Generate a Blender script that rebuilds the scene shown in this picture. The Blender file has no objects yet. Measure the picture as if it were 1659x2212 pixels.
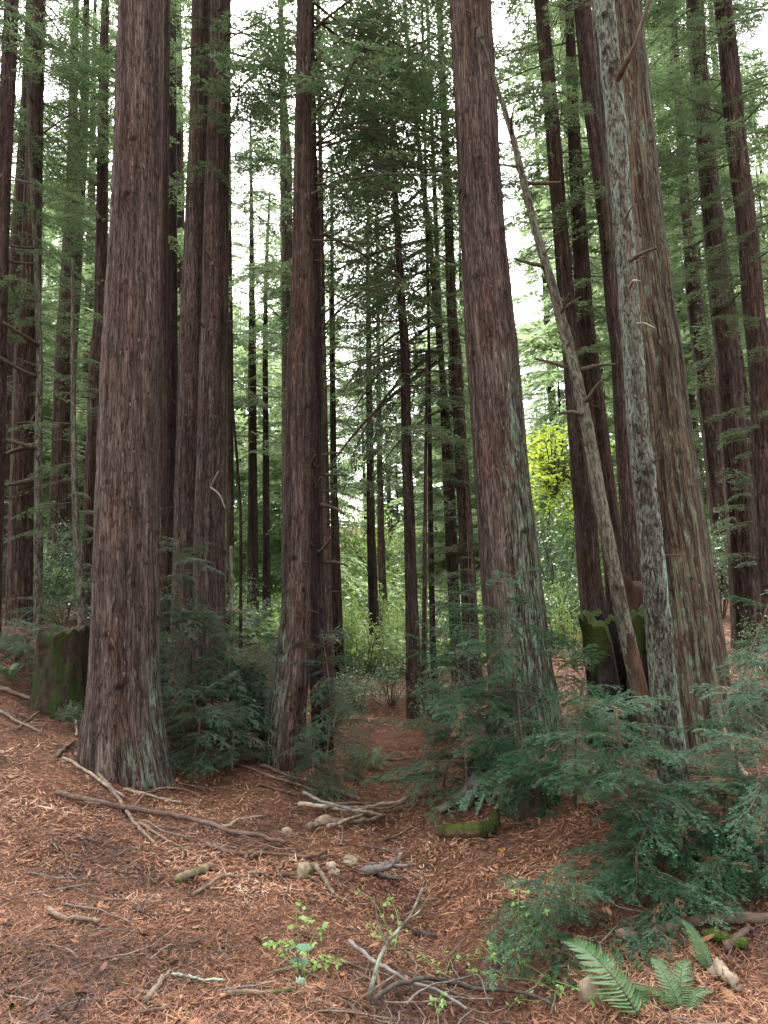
import bpy, math, random
import numpy as np
from mathutils import Vector, Matrix

# ------------------------------------------------------------------ scene, camera, sky, sun
S = bpy.context.scene
COL = S.collection
PI = math.pi
W0, H0, F0 = 1659.0, 2212.0, 1534.0          # picture units used for measuring, focal length in them
CAM = np.array([0.0, 0.0, 1.65])
PITCH, ROLL = math.radians(7.3), math.radians(1.6)
_f = np.array([0, math.cos(PITCH), math.sin(PITCH)])
_u0 = np.array([0, -math.sin(PITCH), math.cos(PITCH)])
_r0 = np.array([1.0, 0, 0])
_u = _u0 * math.cos(ROLL) + _r0 * math.sin(ROLL)
_r = _r0 * math.cos(ROLL) - _u0 * math.sin(ROLL)
cd = bpy.data.cameras.new('camera')
cam = bpy.data.objects.new('camera', cd)
COL.objects.link(cam)
cam.matrix_world = Matrix([[_r[0], _u[0], -_f[0], CAM[0]], [_r[1], _u[1], -_f[1], CAM[1]],
                           [_r[2], _u[2], -_f[2], CAM[2]], [0, 0, 0, 1]])
cd.sensor_fit = 'VERTICAL'
cd.sensor_height = 24.0
cd.lens = 24.0 * F0 / H0
cd.clip_start = 0.05
cd.clip_end = 2000
S.camera = cam

SUN_EL, SUN_AZ = 58.0, -8.0                    # degrees; azimuth measured from the view direction
w = bpy.data.worlds.new('World')
S.world = w
w.use_nodes = True
wn = w.node_tree
wn.nodes.clear()
sky = wn.nodes.new('ShaderNodeTexSky')
sky.sky_type = 'NISHITA'
sky.sun_disc = False
sky.sun_elevation = math.radians(SUN_EL)
sky.sun_rotation = math.radians(SUN_AZ)
sky.air_density = 1.5
sky.dust_density = 6.0
hs = wn.nodes.new('ShaderNodeHueSaturation')
hs.inputs['Saturation'].default_value = 0.14
bg = wn.nodes.new('ShaderNodeBackground')
bg.inputs['Strength'].default_value = 0.15
wo = wn.nodes.new('ShaderNodeOutputWorld')
wn.links.new(sky.outputs[0], hs.inputs['Color'])
wn.links.new(hs.outputs[0], bg.inputs['Color'])
wn.links.new(bg.outputs[0], wo.inputs['Surface'])

sl = bpy.data.lights.new('sun', 'SUN')
sl.energy = 1.5
sl.angle = math.radians(25)
sl.color = (1.0, 0.96, 0.9)
so = bpy.data.objects.new('sun', sl)
COL.objects.link(so)
sd = Vector((math.sin(math.radians(SUN_AZ)) * math.cos(math.radians(SUN_EL)),
             math.cos(math.radians(SUN_AZ)) * math.cos(math.radians(SUN_EL)), math.sin(math.radians(SUN_EL))))
so.rotation_euler = sd.to_track_quat('Z', 'Y').to_euler()

S.view_settings.view_transform = 'Standard'
S.view_settings.look = 'None'
S.view_settings.exposure = 2.75
S.view_settings.gamma = 1.0
S.render.engine = 'CYCLES'
S.cycles.max_bounces = 5
S.cycles.diffuse_bounces = 4
S.cycles.glossy_bounces = 2
S.cycles.transmission_bounces = 3
S.cycles.volume_bounces = 0
S.cycles.transparent_max_bounces = 4
S.cycles.sample_clamp_indirect = 4.0
S.cycles.caustics_reflective = False
S.cycles.caustics_refractive = False

# ------------------------------------------------------------------ measuring helpers
def ray(px, py):
    return _f + _r * (px - W0 / 2) / F0 + _u * (H0 / 2 - py) / F0

def at(px, py, Y):
    d = ray(px, py)
    return CAM + d * (Y / d[1])

def axial(P):
    return float(np.dot(np.asarray(P) - CAM, _f))

def _hash(ix, iy, iz, seed):
    h = (ix.astype(np.uint32) * np.uint32(374761393) + iy.astype(np.uint32) * np.uint32(668265263)
         + iz.astype(np.uint32) * np.uint32(2246822519) + np.uint32((seed * 3266489917) & 0xffffffff))
    h = (h ^ (h >> np.uint32(13))) * np.uint32(1274126177)
    h = h ^ (h >> np.uint32(16))
    return (h & np.uint32(0xffffff)).astype(np.float64) / float(0xffffff)

def vnoise(p, seed=0):
    p = np.asarray(p, float)
    i = np.floor(p).astype(np.int64)
    f = p - i
    f = f * f * (3 - 2 * f)
    out = 0
    for dx in (0, 1):
        for dy in (0, 1):
            for dz in (0, 1):
                wgt = (f[:, 0] if dx else 1 - f[:, 0]) * (f[:, 1] if dy else 1 - f[:, 1]) * (f[:, 2] if dz else 1 - f[:, 2])
                out = out + wgt * _hash(i[:, 0] + dx, i[:, 1] + dy, i[:, 2] + dz, seed)
    return out

def fbm(p, octaves=3, seed=0, gain=0.5):
    p = np.asarray(p, float)
    s, a, t = 0, 1.0, 0
    for o in range(octaves):
        s = s + a * vnoise(p * 2.03 ** o, seed + o * 17)
        t += a
        a *= gain
    return s / t

# ------------------------------------------------------------------ the lie of the land
CP = [(0, 0, 0), (-2, 1.5, .05), (2, 1.5, -.02), (0, 2.2, 0), (-1, 3, .0), (0, 3, -.02), (1, 3, -.1), (2, 3, -.08), (-2, 3.2, .05),
      (-3, 4, .22), (-2, 4.5, .1), (-3, 5.2, .3), (-4.2, 5.5, .6), (-1, 5, -.02), (0, 5, -.12), (.4, 4.2, -.1), (1.4, 4.2, 0),
      (2.6, 4.4, .06), (4.5, 4.5, .5), (0, 6, -.14), (1.4, 5.6, .05), (2.2, 5.4, .25), (3.4, 5.5, .35),
      (-2.0, 6.6, -.02), (-3.2, 6.9, .36), (-5, 7, 1.0), (-3.7, 8.2, .57), (-4.5, 8.3, .85), (-4.3, 9.8, 1.3), (-6, 11, 1.5),
      (-1.2, 8, -.05), (0.1, 8, -.2), (1.5, 7.5, .1), (2.9, 6.9, .2), (3.8, 7, .35), (2.7, 10, .7), (5.1, 10, .9), (1, 10, .0),
      (.4, 11, -.1), (-2.5, 10.5, .35), (-4.5, 12.5, 1.5), (-7.5, 16, 2.2), (-3.2, 18, 0.9), (-.7, 15, .2), (-.1, 16, .05), (.3, 14, .0),
      (4, 18, 1.7), (7, 14, 2.3), (1, 22, .8), (-4, 24, 1.6), (8, 24, 3.2), (-12, 24, 4), (0, 34, 2.6), (-16, 36, 5.5), (16, 36, 6), (0, 48, 4.5),
      (0, 70, 8), (-50, 60, 14), (50, 60, 15), (0, 160, 16), (-140, 140, 20), (140, 140, 20), (-20, 8, 4), (20, 8, 4),
      (-8, 3, 1.4), (9, 3, 1.2), (-30, -20, 3), (30, -20, 3), (0, -30, 0), (-3, -3, .1), (3, -3, .1)]
CP = np.array(CP, float)
def _fit():
    n = len(CP)
    d = np.sqrt(((CP[:, None, :2] - CP[None, :, :2]) ** 2).sum(-1) + .25)
    A = np.zeros((n + 3, n + 3))
    A[:n, :n] = -d - np.eye(n) * -.12
    P = np.c_[np.ones(n), CP[:, :2]]
    A[:n, n:] = P
    A[n:, :n] = P.T
    return np.linalg.solve(A, np.r_[CP[:, 2], 0, 0, 0])
_c = _fit()
GULLY = np.array([(.05, 9.5), (.05, 6.5), (.15, 5.0), (.25, 4.3), (.42, 3.7), (.75, 3.2), (1.2, 2.7), (1.8, 2.2)])

def gz0(x, y):
    x = np.atleast_1d(np.asarray(x, float)); y = np.atleast_1d(np.asarray(y, float))
    out = np.empty(len(x))
    for s in range(0, len(x), 20000):
        xs, ys = x[s:s + 20000], y[s:s + 20000]
        d = np.sqrt((xs[:, None] - CP[None, :, 0]) ** 2 + (ys[:, None] - CP[None, :, 1]) ** 2 + .25)
        z = (-d) @ _c[:len(CP)] + _c[-3] + _c[-2] * xs + _c[-1] * ys
        g = np.full(len(xs), 9.0)
        for a, b in zip(GULLY[:-1], GULLY[1:]):
            ab = b - a
            t = np.clip(((xs - a[0]) * ab[0] + (ys - a[1]) * ab[1]) / (ab @ ab), 0, 1)
            g = np.minimum(g, np.hypot(xs - a[0] - t * ab[0], ys - a[1] - t * ab[1]))
        fade = np.clip((9.5 - ys) / 3, .35, 1)
        out[s:s + 20000] = z - .13 * fade * np.exp(-(g / .30) ** 2) - .10 * np.exp(-(g / .8) ** 2)
    return out

def gz(x, y):
    x = np.atleast_1d(np.asarray(x, float)); y = np.atleast_1d(np.asarray(y, float))
    z = gz0(x, y)
    n = np.zeros_like(x)
    z = z + .10 * (fbm(np.c_[x * 1.1, y * 1.1, n], 2, 3) - .5) + .045 * (fbm(np.c_[x * 5, y * 5, n], 2, 5) - .5) \
        + .022 * (fbm(np.c_[x * 17, y * 17, n], 2, 9) - .5)
    return z

def G(x, y):
    return float(gz(x, y)[0])

_TS = np.concatenate([np.linspace(1.5, 14, 700), np.linspace(14.1, 60, 300)])
def hit(px, py):
    """the point of the ground that the line of sight through a picture point meets"""
    d = ray(px, py); d = d / d[1]
    P = CAM + np.outer(_TS, d)
    below = P[:, 2] < gz(P[:, 0], P[:, 1])
    k = int(np.argmax(below)) if below.any() else len(_TS) - 1
    return P[k].copy()

# ------------------------------------------------------------------ shader helpers
def new_mat(name):
    m = bpy.data.materials.new(name)
    m.use_nodes = True
    nt = m.node_tree
    nt.nodes.clear()
    return m, nt

class N:
    def __init__(s, nt): s.nt = nt
    def __call__(s, kind, **kw):
        n = s.nt.nodes.new('ShaderNode' + kind)
        for k, v in kw.items():
            if k.startswith('p_'): setattr(n, k[2:], v)
            else:
                sock = n.inputs[int(k[1:])] if k[0] == 'i' and k[1:].isdigit() else n.inputs[k.replace('_', ' ')]
                if isinstance(v, bpy.types.NodeSocket): s.nt.links.new(v, sock)
                else: sock.default_value = v
        return n
    def mix(s, fac, a, b, mode='MIX'):
        n = s.nt.nodes.new('ShaderNodeMix'); n.data_type = 'RGBA'; n.blend_type = mode
        for k, v in ((0, fac), (6, a), (7, b)):
            if isinstance(v, bpy.types.NodeSocket): s.nt.links.new(v, n.inputs[k])
            elif k and len(v) == 3: n.inputs[k].default_value = (*v, 1)
            else: n.inputs[k].default_value = v
        return n.outputs[2]
    def ramp(s, fac, stops):
        n = s.nt.nodes.new('ShaderNodeValToRGB')
        cr = n.color_ramp
        while len(cr.elements) < len(stops): cr.elements.new(.5)
        for e, (p, c) in zip(cr.elements, stops):
            e.position = p; e.color = (*c, 1) if len(c) == 3 else c
        s.nt.links.new(fac, n.inputs[0])
        return n.outputs[0]
    def math(s, op, a, b=0.0, clamp=False):
        n = s.nt.nodes.new('ShaderNodeMath'); n.operation = op; n.use_clamp = clamp
        for k, v in ((0, a), (1, b)):
            if isinstance(v, bpy.types.NodeSocket): s.nt.links.new(v, n.inputs[k])
            else: n.inputs[k].default_value = v
        return n.outputs[0]
    def noise(s, co, scale, detail=3.0, rough=.55, dist=0.0):
        n = s('TexNoise', Vector=co, Scale=scale, Detail=detail, Roughness=rough, Distortion=dist)
        return n.outputs['Fac']
    def mapping(s, co, sc):
        n = s('Mapping', Vector=co); n.inputs['Scale'].default_value = sc
        return n.outputs[0]
    def attr(s, name):
        n = s.nt.nodes.new('ShaderNodeAttribute'); n.attribute_name = name
        return n
    def out(s, sh):
        o = s.nt.nodes.new('ShaderNodeOutputMaterial'); s.nt.links.new(sh, o.inputs['Surface'])
    def bsdf(s, col, rough, normal=None, spec=.3):
        b = s.nt.nodes.new('ShaderNodeBsdfPrincipled')
        if isinstance(col, bpy.types.NodeSocket): s.nt.links.new(col, b.inputs['Base Color'])
        else: b.inputs['Base Color'].default_value = (*col, 1)
        if isinstance(rough, bpy.types.NodeSocket): s.nt.links.new(rough, b.inputs['Roughness'])
        else: b.inputs['Roughness'].default_value = rough
        b.inputs['Specular IOR Level'].default_value = spec
        if normal is not None: s.nt.links.new(normal, b.inputs['Normal'])
        return b.outputs[0]
    def bump(s, h, strength, dist):
        return s('Bump', Height=h, Strength=strength, Distance=dist).outputs[0]

def sstep(n, v, a, b):
    m = n('MapRange', p_interpolation_type='SMOOTHSTEP', Value=v)
    m.inputs[1].default_value = a; m.inputs[2].default_value = b
    return m.outputs[0]

def bark(name, dark, mid, pale, lich=(.20, .30, .20), stretch=.085, fine=58.0, cover=.5, bumpd=.022):
    m, nt = new_mat(name); n = N(nt)
    co = n.attr('rest').outputs['Vector']
    oi = n('ObjectInfo')
    off = n('VectorMath', p_operation='ADD', i0=co)
    sc = n('VectorMath', p_operation='SCALE', i0=oi.outputs['Location'], Scale=3.7)
    nt.links.new(sc.outputs[0], off.inputs[1])
    co = off.outputs[0]
    st = n.mapping(co, (1, 1, stretch))
    wob = n.noise(n.mapping(co, (1, 1, .6)), 2.5, 2)
    f1 = n.noise(st, fine, 4, .65, .25)
    f2 = n.noise(st, fine * .38, 3, .6, .5)
    f3 = n.noise(n.mapping(co, (1, 1, stretch * 3)), fine * 2.4, 2, .6)
    big = n.noise(n.mapping(co, (1, 1, .35)), 3.0, 3)
    v = n.math('ADD', n.math('MULTIPLY', f1, .6), n.math('MULTIPLY', f2, .4))
    v = n.math('ADD', v, n.math('MULTIPLY', n.math('SUBTRACT', big, .5), .16))
    col = n.ramp(v, [(.33, dark), (.44, tuple(a * .35 + b * .65 for a, b in zip(dark, mid))), (.52, mid), (.66, pale)])
    # long thin cracks between the fibrous strips
    c1 = n.noise(n.mapping(co, (1, 1, stretch * .75)), fine * .7, 2, .5, .35)
    c2 = n.noise(n.mapping(co, (1, 1, stretch * 1.4)), fine * 1.2, 2, .5, .3)
    k1 = sstep(n, n.math('ABSOLUTE', n.math('SUBTRACT', c1, .5)), .004, .034)
    k2 = sstep(n, n.math('ABSOLUTE', n.math('SUBTRACT', c2, .47)), .0, .022)
    crack = n.math('MULTIPLY', k1, n.math('ADD', n.math('MULTIPLY', k2, .5), .5))
    col = n.mix(n.math('ADD', n.math('MULTIPLY', crack, .75), .25), tuple(c * .8 for c in dark), col)
    red = n.mix(sstep(n, n.noise(n.mapping(co, (1, 1, .25)), 5.0, 3), .5, .68), col, (1.12, .86, .76), 'MULTIPLY')
    col = n.mix(.55, col, red)
    # short flakes lifting off: their shadows painted dark, pale weathered lips
    fd = sstep(n, n.noise(n.mapping(co, (1, 1, .30)), fine * .55, 3, .6, .4), .56, .66)
    fp = sstep(n, n.noise(n.mapping(co, (1.02, 1.02, .22)), fine * .8, 3, .6, .2), .57, .68)
    col = n.mix(n.math('MULTIPLY', fp, .36), col, tuple(c * 1.12 for c in pale))
    fd = n.math('MULTIPLY', fd, sstep(n, n.noise(n.mapping(co, (1, 1, .5)), 4.0, 3), .38, .60))
    col = n.mix(n.math('MULTIPLY', fd, .62), col, dark)
    band = n.noise(n.mapping(co, (1, 1, .022)), 15.0, 3, .6)
    col = n.mix(.75, col, n.mix(sstep(n, band, .36, .62), (.48, .46, .45), (1.22, 1.24, 1.25)), 'MULTIPLY')
    la = n.attr('lich').outputs['Fac']
    lm = n.math('MULTIPLY', la, sstep(n, n.noise(n.mapping(co, (1, 1, .30)), 20.0, 5, .75), 1 - cover - .10, 1 - cover + .10))
    lm = n.math('MULTIPLY', n.math('MULTIPLY', lm, sstep(n, v, .43, .52)), crack)
    lc = n.mix(n.noise(co, 20.0, 2), lich, tuple(c * .62 for c in lich))
    col = n.mix(lm, col, lc)
    kn = n.attr('knot').outputs['Fac']
    col = n.mix(kn, col, tuple(c * .6 for c in dark))
    h = n.math('ADD', n.math('ADD', v, n.math('MULTIPLY', f3, .3)), n.math('MULTIPLY', crack, .35))
    h = n.math('ADD', h, n.math('SUBTRACT', n.math('MULTIPLY', fp, .25), n.math('MULTIPLY', fd, .4)))
    h = n.math('SUBTRACT', h, n.math('MULTIPLY', kn, .3))
    sh = n.bsdf(col, .93, n.bump(h, 1.0, bumpd), .12)
    n.out(sh)
    return m

def leaf(name, a, b, transl=.35, rough=.5, spec=.35, tcol=None, dead=None):
    m, nt = new_mat(name); n = N(nt)
    r = n.attr('rnd').outputs['Fac']
    oi = n('ObjectInfo').outputs['Random']
    col = n.mix(r, a, b)
    col = n.mix(n.math('MULTIPLY', oi, .35), col, tuple(x * .75 for x in a))
    if dead is not None:
        col = n.mix(sstep(n, r, .965, .97), col, dead)
    p = n.bsdf(col, rough, None, spec)
    t = n('BsdfTranslucent', Color=n.mix(.5, col, tcol if tcol else b)).outputs[0]
    n.out(n('MixShader', i0=transl, i1=p, i2=t).outputs[0])
    return m

def simple(name, c1, c2, scale=8, rough=.9, bumpd=.01, moss=None, moss_cut=.5, stretch=(1, 1, 1), up=False, spec=.2):
    m, nt = new_mat(name); n = N(nt)
    co = n.mapping(n('TexCoord').outputs['Object'], stretch)
    f = n.noise(co, scale, 5, .65, .3)
    col = n.ramp(f, [(.32, c1), (.66, c2)])
    h = f
    if moss is not None:
        mm = sstep(n, n.noise(co, scale * .45, 4, .6), moss_cut - .06, moss_cut + .08)
        if up:
            geo = n('NewGeometry').outputs['Normal']
            z = n('SeparateXYZ', Vector=geo).outputs[2]
            mm = n.math('MULTIPLY', sstep(n, n.math('ADD', z, n.math('MULTIPLY', n.math('SUBTRACT', n.noise(co, scale, 3), .5), .9)), .05, .45), 1.0)
        g = n.noise(n('TexCoord').outputs['Object'], 90, 2)
        col = n.mix(mm, col, n.mix(g, tuple(x * .55 for x in moss), tuple(x * 1.5 for x in moss)))
        h = n.math('ADD', n.math('MULTIPLY', n.math('MULTIPLY', g, mm), 1.2), f)
    n.out(n.bsdf(col, rough, n.bump(h, .8, bumpd), spec))
    return m

# ------------------------------------------------------------------ materials
M = {}
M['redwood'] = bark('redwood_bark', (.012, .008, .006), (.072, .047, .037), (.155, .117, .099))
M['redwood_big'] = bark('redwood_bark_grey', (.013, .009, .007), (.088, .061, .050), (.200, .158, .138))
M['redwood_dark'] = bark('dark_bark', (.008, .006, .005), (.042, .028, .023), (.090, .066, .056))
M['mossy_bark'] = bark('greenish_bark', (.013, .008, .006), (.084, .060, .042), (.150, .128, .088), lich=(.16, .24, .15), cover=.42, stretch=.045, fine=40)
M['lichen_bark'] = bark('lichen_bark', (.022, .017, .014), (.080, .063, .050), (.150, .130, .108), lich=(.24, .33, .25), stretch=.30, fine=52, cover=.60, bumpd=.014)
M['grey_bark'] = bark('grey_bark', (.028, .021, .016), (.095, .08, .06), (.17, .155, .12), lich=(.20, .235, .165), stretch=.25, fine=50, cover=.50, bumpd=.010)
M['wood'] = simple('branch_wood', (.035, .026, .018), (.10, .078, .055), 14)
M['stick'] = simple('fallen_stick', (.06, .042, .03), (.21, .155, .112), 16, stretch=(1, 1, 1))
M['stick_dark'] = simple('dark_stick', (.02, .016, .014), (.085, .066, .055), 16)
M['stick_pale'] = simple('pale_stick', (.12, .088, .06), (.33, .26, .19), 16)
M['stick_grey'] = simple('grey_stick', (.07, .062, .055), (.20, .18, .16), 18)
M['stick_red'] = simple('reddish_stick', (.045, .028, .020), (.15, .098, .074), 16)
M['stick_moss'] = simple('mossy_stick', (.07, .05, .033), (.22, .165, .11), 14, moss=(.06, .085, .015), moss_cut=.5)
M['stick_lichen'] = simple('lichen_stick', (.06, .05, .04), (.16, .13, .10), 16, moss=(.26, .32, .24), moss_cut=.52)
M['moss_log'] = simple('moss_log', (.05, .036, .022), (.18, .13, .08), 12, moss=(.048, .075, .010), moss_cut=.46, bumpd=.02)
M['old_log'] = simple('old_log', (.028, .018, .011), (.14, .098, .06), 18, moss=(.05, .07, .010), up=True, bumpd=.02)
M['moss'] = simple('moss', (.012, .016, .004), (.036, .046, .010), 11, moss=(.034, .048, .009), moss_cut=.42, bumpd=.03)
M['stump_moss'] = simple('mossy_stump_bark', (.008, .006, .004), (.050, .034, .020), 13, moss=(.030, .044, .009), moss_cut=.53, bumpd=.05, stretch=(1, 1, .4))
M['char'] = simple('charred_wood', (.004, .004, .004), (.022, .018, .015), 10, bumpd=.04, stretch=(1, 1, .3))
M['rot'] = simple('rotten_wood', (.016, .010, .007), (.095, .050, .030), 14, bumpd=.03, stretch=(1, 1, .3))
M['driftwood'] = simple('weathered_wood', (.05, .042, .036), (.19, .165, .145), 12, stretch=(1, 1, 1), bumpd=.015)
M['rock'] = simple('rock', (.10, .075, .05), (.30, .24, .165), 9, bumpd=.02)
M['rock_moss'] = simple('mossy_rock', (.12, .09, .058), (.32, .25, .165), 9, moss=(.035, .045, .010), moss_cut=.5, bumpd=.02)
M['rock_pale'] = simple('pale_rock', (.20, .175, .14), (.42, .37, .30), 9, bumpd=.015)

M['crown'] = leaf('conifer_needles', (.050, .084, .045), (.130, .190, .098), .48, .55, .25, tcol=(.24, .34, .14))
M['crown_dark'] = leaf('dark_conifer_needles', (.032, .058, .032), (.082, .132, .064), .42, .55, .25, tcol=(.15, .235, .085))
M['crown_far'] = leaf('lit_conifer_needles', (.11, .17, .085), (.21, .29, .145), .55, .6, .2, tcol=(.34, .46, .20))  # brighter needle colour, painting in the light on distant crowns
M['sprout'] = leaf('redwood_sprout_needles', (.010, .044, .019), (.062, .155, .072), .25, .42, .32, tcol=(.07, .18, .08), dead=(.26, .14, .08))
M['sprout_soft'] = leaf('sapling_needles', (.016, .044, .024), (.072, .135, .072), .28, .5, .28, tcol=(.10, .19, .08), dead=(.24, .13, .08))
M['shrub'] = leaf('shrub_leaf', (.075, .14, .042), (.18, .27, .095), .45, .45, .35, tcol=(.34, .46, .10))
M['shrub_dark'] = leaf('dark_shrub_leaf', (.034, .070, .032), (.12, .185, .095), .3, .38, .5, tcol=(.12, .22, .06))
M['maple'] = leaf('maple_leaf', (.32, .45, .05), (.55, .66, .10), .6, .5, .2, tcol=(.80, .92, .12))
M['briar'] = leaf('briar_leaf', (.14, .28, .06), (.27, .43, .13), .4, .5, .3, tcol=(.36, .6, .12))
M['fern'] = leaf('fern_leaf', (.026, .078, .022), (.068, .155, .046), .3, .4, .4, tcol=(.12, .28, .06))
M['salal'] = leaf('salal_leaf', (.05, .13, .075), (.09, .20, .12), .25, .35, .5, tcol=(.12, .3, .1))

def litter_mat():
    m, nt = new_mat('fallen_needles'); n = N(nt)
    r = n.attr('rnd').outputs['Fac']
    col = n.ramp(r, [(0, (.018, .011, .008)), (.25, (.062, .030, .018)), (.5, (.160, .072, .039)), (.75, (.26, .117, .060)), (.95, (.32, .172, .094)), (1, (.40, .28, .19))])
    n.out(n.bsdf(col, .7, None, .3))
    return m
M['litter'] = litter_mat()

def ground_mat():
    m, nt = new_mat('forest_duff'); n = N(nt)
    co = n('TexCoord').outputs['Object']
    a = n.noise(n.mapping(co, (1, 1.5, 1)), 55, 6, .75, 1.2)
    b = n.noise(co, 2.2, 4, .6)
    c = n.noise(co, 13, 4, .7, .6)
    v = n.math('ADD', n.math('MULTIPLY', a, .6), n.math('MULTIPLY', c, .4))
    v = n.math('ADD', v, n.math('MULTIPLY', n.math('SUBTRACT', b, .5), .28))
    col = n.ramp(v, [(.36, (.018, .011, .008)), (.46, (.066, .033, .021)), (.55, (.140, .064, .036)), (.68, (.23, .115, .066))])
    n.out(n.bsdf(col, .9, n.bump(a, .8, .02), .15))
    return m
M['ground'] = ground_mat()

# ------------------------------------------------------------------ mesh helpers
class MB:
    def __init__(s):
        s.v, s.f4, s.f3, s.m4, s.m3, s.r, s.n, s.rest = [], [], [], [], [], [], 0, []
    def add(s, v, f4=None, f3=None, mi=0, r=0.0, mi4=None):
        v = np.asarray(v, float).reshape(-1, 3)
        s.v.append(v)
        s.r.append(np.full(len(v), r) if np.isscalar(r) else np.asarray(r))
        if f4 is not None and len(f4):
            f4 = np.asarray(f4, np.int64); s.f4.append(f4 + s.n)
            s.m4.append(np.full(len(f4), mi) if mi4 is None else np.asarray(mi4))
        if f3 is not None and len(f3):
            f3 = np.asarray(f3, np.int64); s.f3.append(f3 + s.n); s.m3.append(np.full(len(f3), mi))
        s.n += len(v)
    def tmpl(s):
        return (np.concatenate(s.v), np.concatenate(s.f4) if s.f4 else np.zeros((0, 4), np.int64),
                np.concatenate(s.m4) if s.m4 else np.zeros(0, int), np.concatenate(s.r))
    def addt(s, T, M3, off, rs=0.0):
        s.add(T[0] @ M3.T + off, T[1], r=np.clip(T[3] + rs, 0, 1), mi4=T[2])
    def mesh(s, name, mats, smooth=False, extra=None):
        return make_mesh(name, np.concatenate(s.v), np.concatenate(s.f4) if s.f4 else None, np.concatenate(s.f3) if s.f3 else None,
                         mats, np.concatenate(s.m4) if s.m4 else None, np.concatenate(s.m3) if s.m3 else None,
                         dict({'rnd': np.concatenate(s.r)}, **(extra or {})), smooth)
    def build(s, name, mats, parent=None, smooth=False, extra=None):
        return link(name, s.mesh(name, mats, smooth, extra), parent)

def make_mesh(name, v, f4, f3, mats, m4=None, m3=None, attrs=None, smooth=False):
    me = bpy.data.meshes.new(name)
    n4 = 0 if f4 is None else len(f4); n3 = 0 if f3 is None else len(f3)
    me.vertices.add(len(v)); me.vertices.foreach_set('co', np.ascontiguousarray(v, np.float32).ravel())
    me.loops.add(n4 * 4 + n3 * 3); me.polygons.add(n4 + n3)
    li = np.concatenate([(f4.ravel() if n4 else np.zeros(0, np.int64)), (f3.ravel() if n3 else np.zeros(0, np.int64))]).astype(np.int32)
    me.loops.foreach_set('vertex_index', li)
    ls = np.concatenate([np.arange(n4) * 4, n4 * 4 + np.arange(n3) * 3]).astype(np.int32)
    me.polygons.foreach_set('loop_start', ls)
    mi = np.concatenate([(np.zeros(n4) if m4 is None else m4), (np.zeros(n3) if m3 is None else m3)]).astype(np.int32)
    me.polygons.foreach_set('material_index', mi)
    if smooth: me.polygons.foreach_set('use_smooth', np.ones(n4 + n3, bool))
    for k, a in (attrs or {}).items():
        a = np.ascontiguousarray(a, np.float32)
        if a.ndim == 2:
            t = me.attributes.new(k, 'FLOAT_VECTOR', 'POINT'); t.data.foreach_set('vector', a.ravel())
        else:
            t = me.attributes.new(k, 'FLOAT', 'POINT'); t.data.foreach_set('value', a)
    for mt in (mats if isinstance(mats, (list, tuple)) else [mats]): me.materials.append(mt)
    me.update(calc_edges=True)
    return me

def link(name, me, parent=None):
    o = bpy.data.objects.new(name, me); COL.objects.link(o)
    if parent is not None: o.parent = parent
    return o

def empty(name, loc):
    o = bpy.data.objects.new(name, None); COL.objects.link(o)
    o.location = tuple(float(c) for c in loc); o.empty_display_size = .1
    return o

def tag(o, label, cat, group=None):
    o['label'] = label; o['category'] = cat
    if group: o['group'] = group
    return o

def smooth_path(P, n):
    """Catmull-Rom through the points"""
    P = np.asarray(P, float)
    if len(P) < 3:
        t = np.linspace(0, 1, n)[:, None]
        return P[0] + (P[-1] - P[0]) * t
    Q = np.vstack([2 * P[0] - P[1], P, 2 * P[-1] - P[-2]])
    out = []
    for u in np.linspace(0, len(P) - 1 - 1e-6, n):
        i = int(u); t = u - i
        a, b, c, d = Q[i], Q[i + 1], Q[i + 2], Q[i + 3]
        out.append(.5 * (2 * b + (c - a) * t + (2 * a - 5 * b + 4 * c - d) * t * t + (3 * b - a - 3 * c + d) * t ** 3))
    return np.array(out)

def tube(P, R, sides=6, rough=0.0, rng=None, cap=True):
    """verts, quads, tris of a tapered tube along P"""
    P = np.asarray(P, float); R = np.broadcast_to(np.asarray(R, float), (len(P),)).copy()
    T = np.gradient(P, axis=0); T /= np.linalg.norm(T, axis=1)[:, None] + 1e-9
    ref = np.array([0, 0, 1.0]) if abs(T[0][2]) < .9 else np.array([1.0, 0, 0])
    nv = np.cross(T[0], ref); nv /= np.linalg.norm(nv)
    th = np.arange(sides) * 2 * np.pi / sides
    V = np.empty((len(P), sides, 3))
    for i in range(len(P)):
        nv = nv - T[i] * (nv @ T[i]); nv /= np.linalg.norm(nv) + 1e-9
        b = np.cross(T[i], nv)
        rr = R[i] * (1 + (rough * rng.standard_normal(sides) if rough and rng is not None else 0 * th))
        V[i] = P[i] + (np.cos(th) * rr)[:, None] * nv + (np.sin(th) * rr)[:, None] * b
    k = np.arange(len(P) - 1)[:, None] * sides; j = np.arange(sides)[None]; j2 = (j + 1) % sides
    q = np.stack([k + j, k + j2, k + sides + j2, k + sides + j], -1).reshape(-1, 4)
    V = V.reshape(-1, 3)
    f3 = np.zeros((0, 3), np.int64)
    if cap:
        V = np.vstack([V, P[0], P[-1]]); a = len(V) - 2; e = (len(P) - 1) * sides
        jj = np.arange(sides); jj2 = (jj + 1) % sides
        f3 = np.vstack([np.c_[np.full(sides, a), jj2, jj], np.c_[np.full(sides, a + 1), e + jj, e + jj2]])
    return V, q, f3

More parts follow.
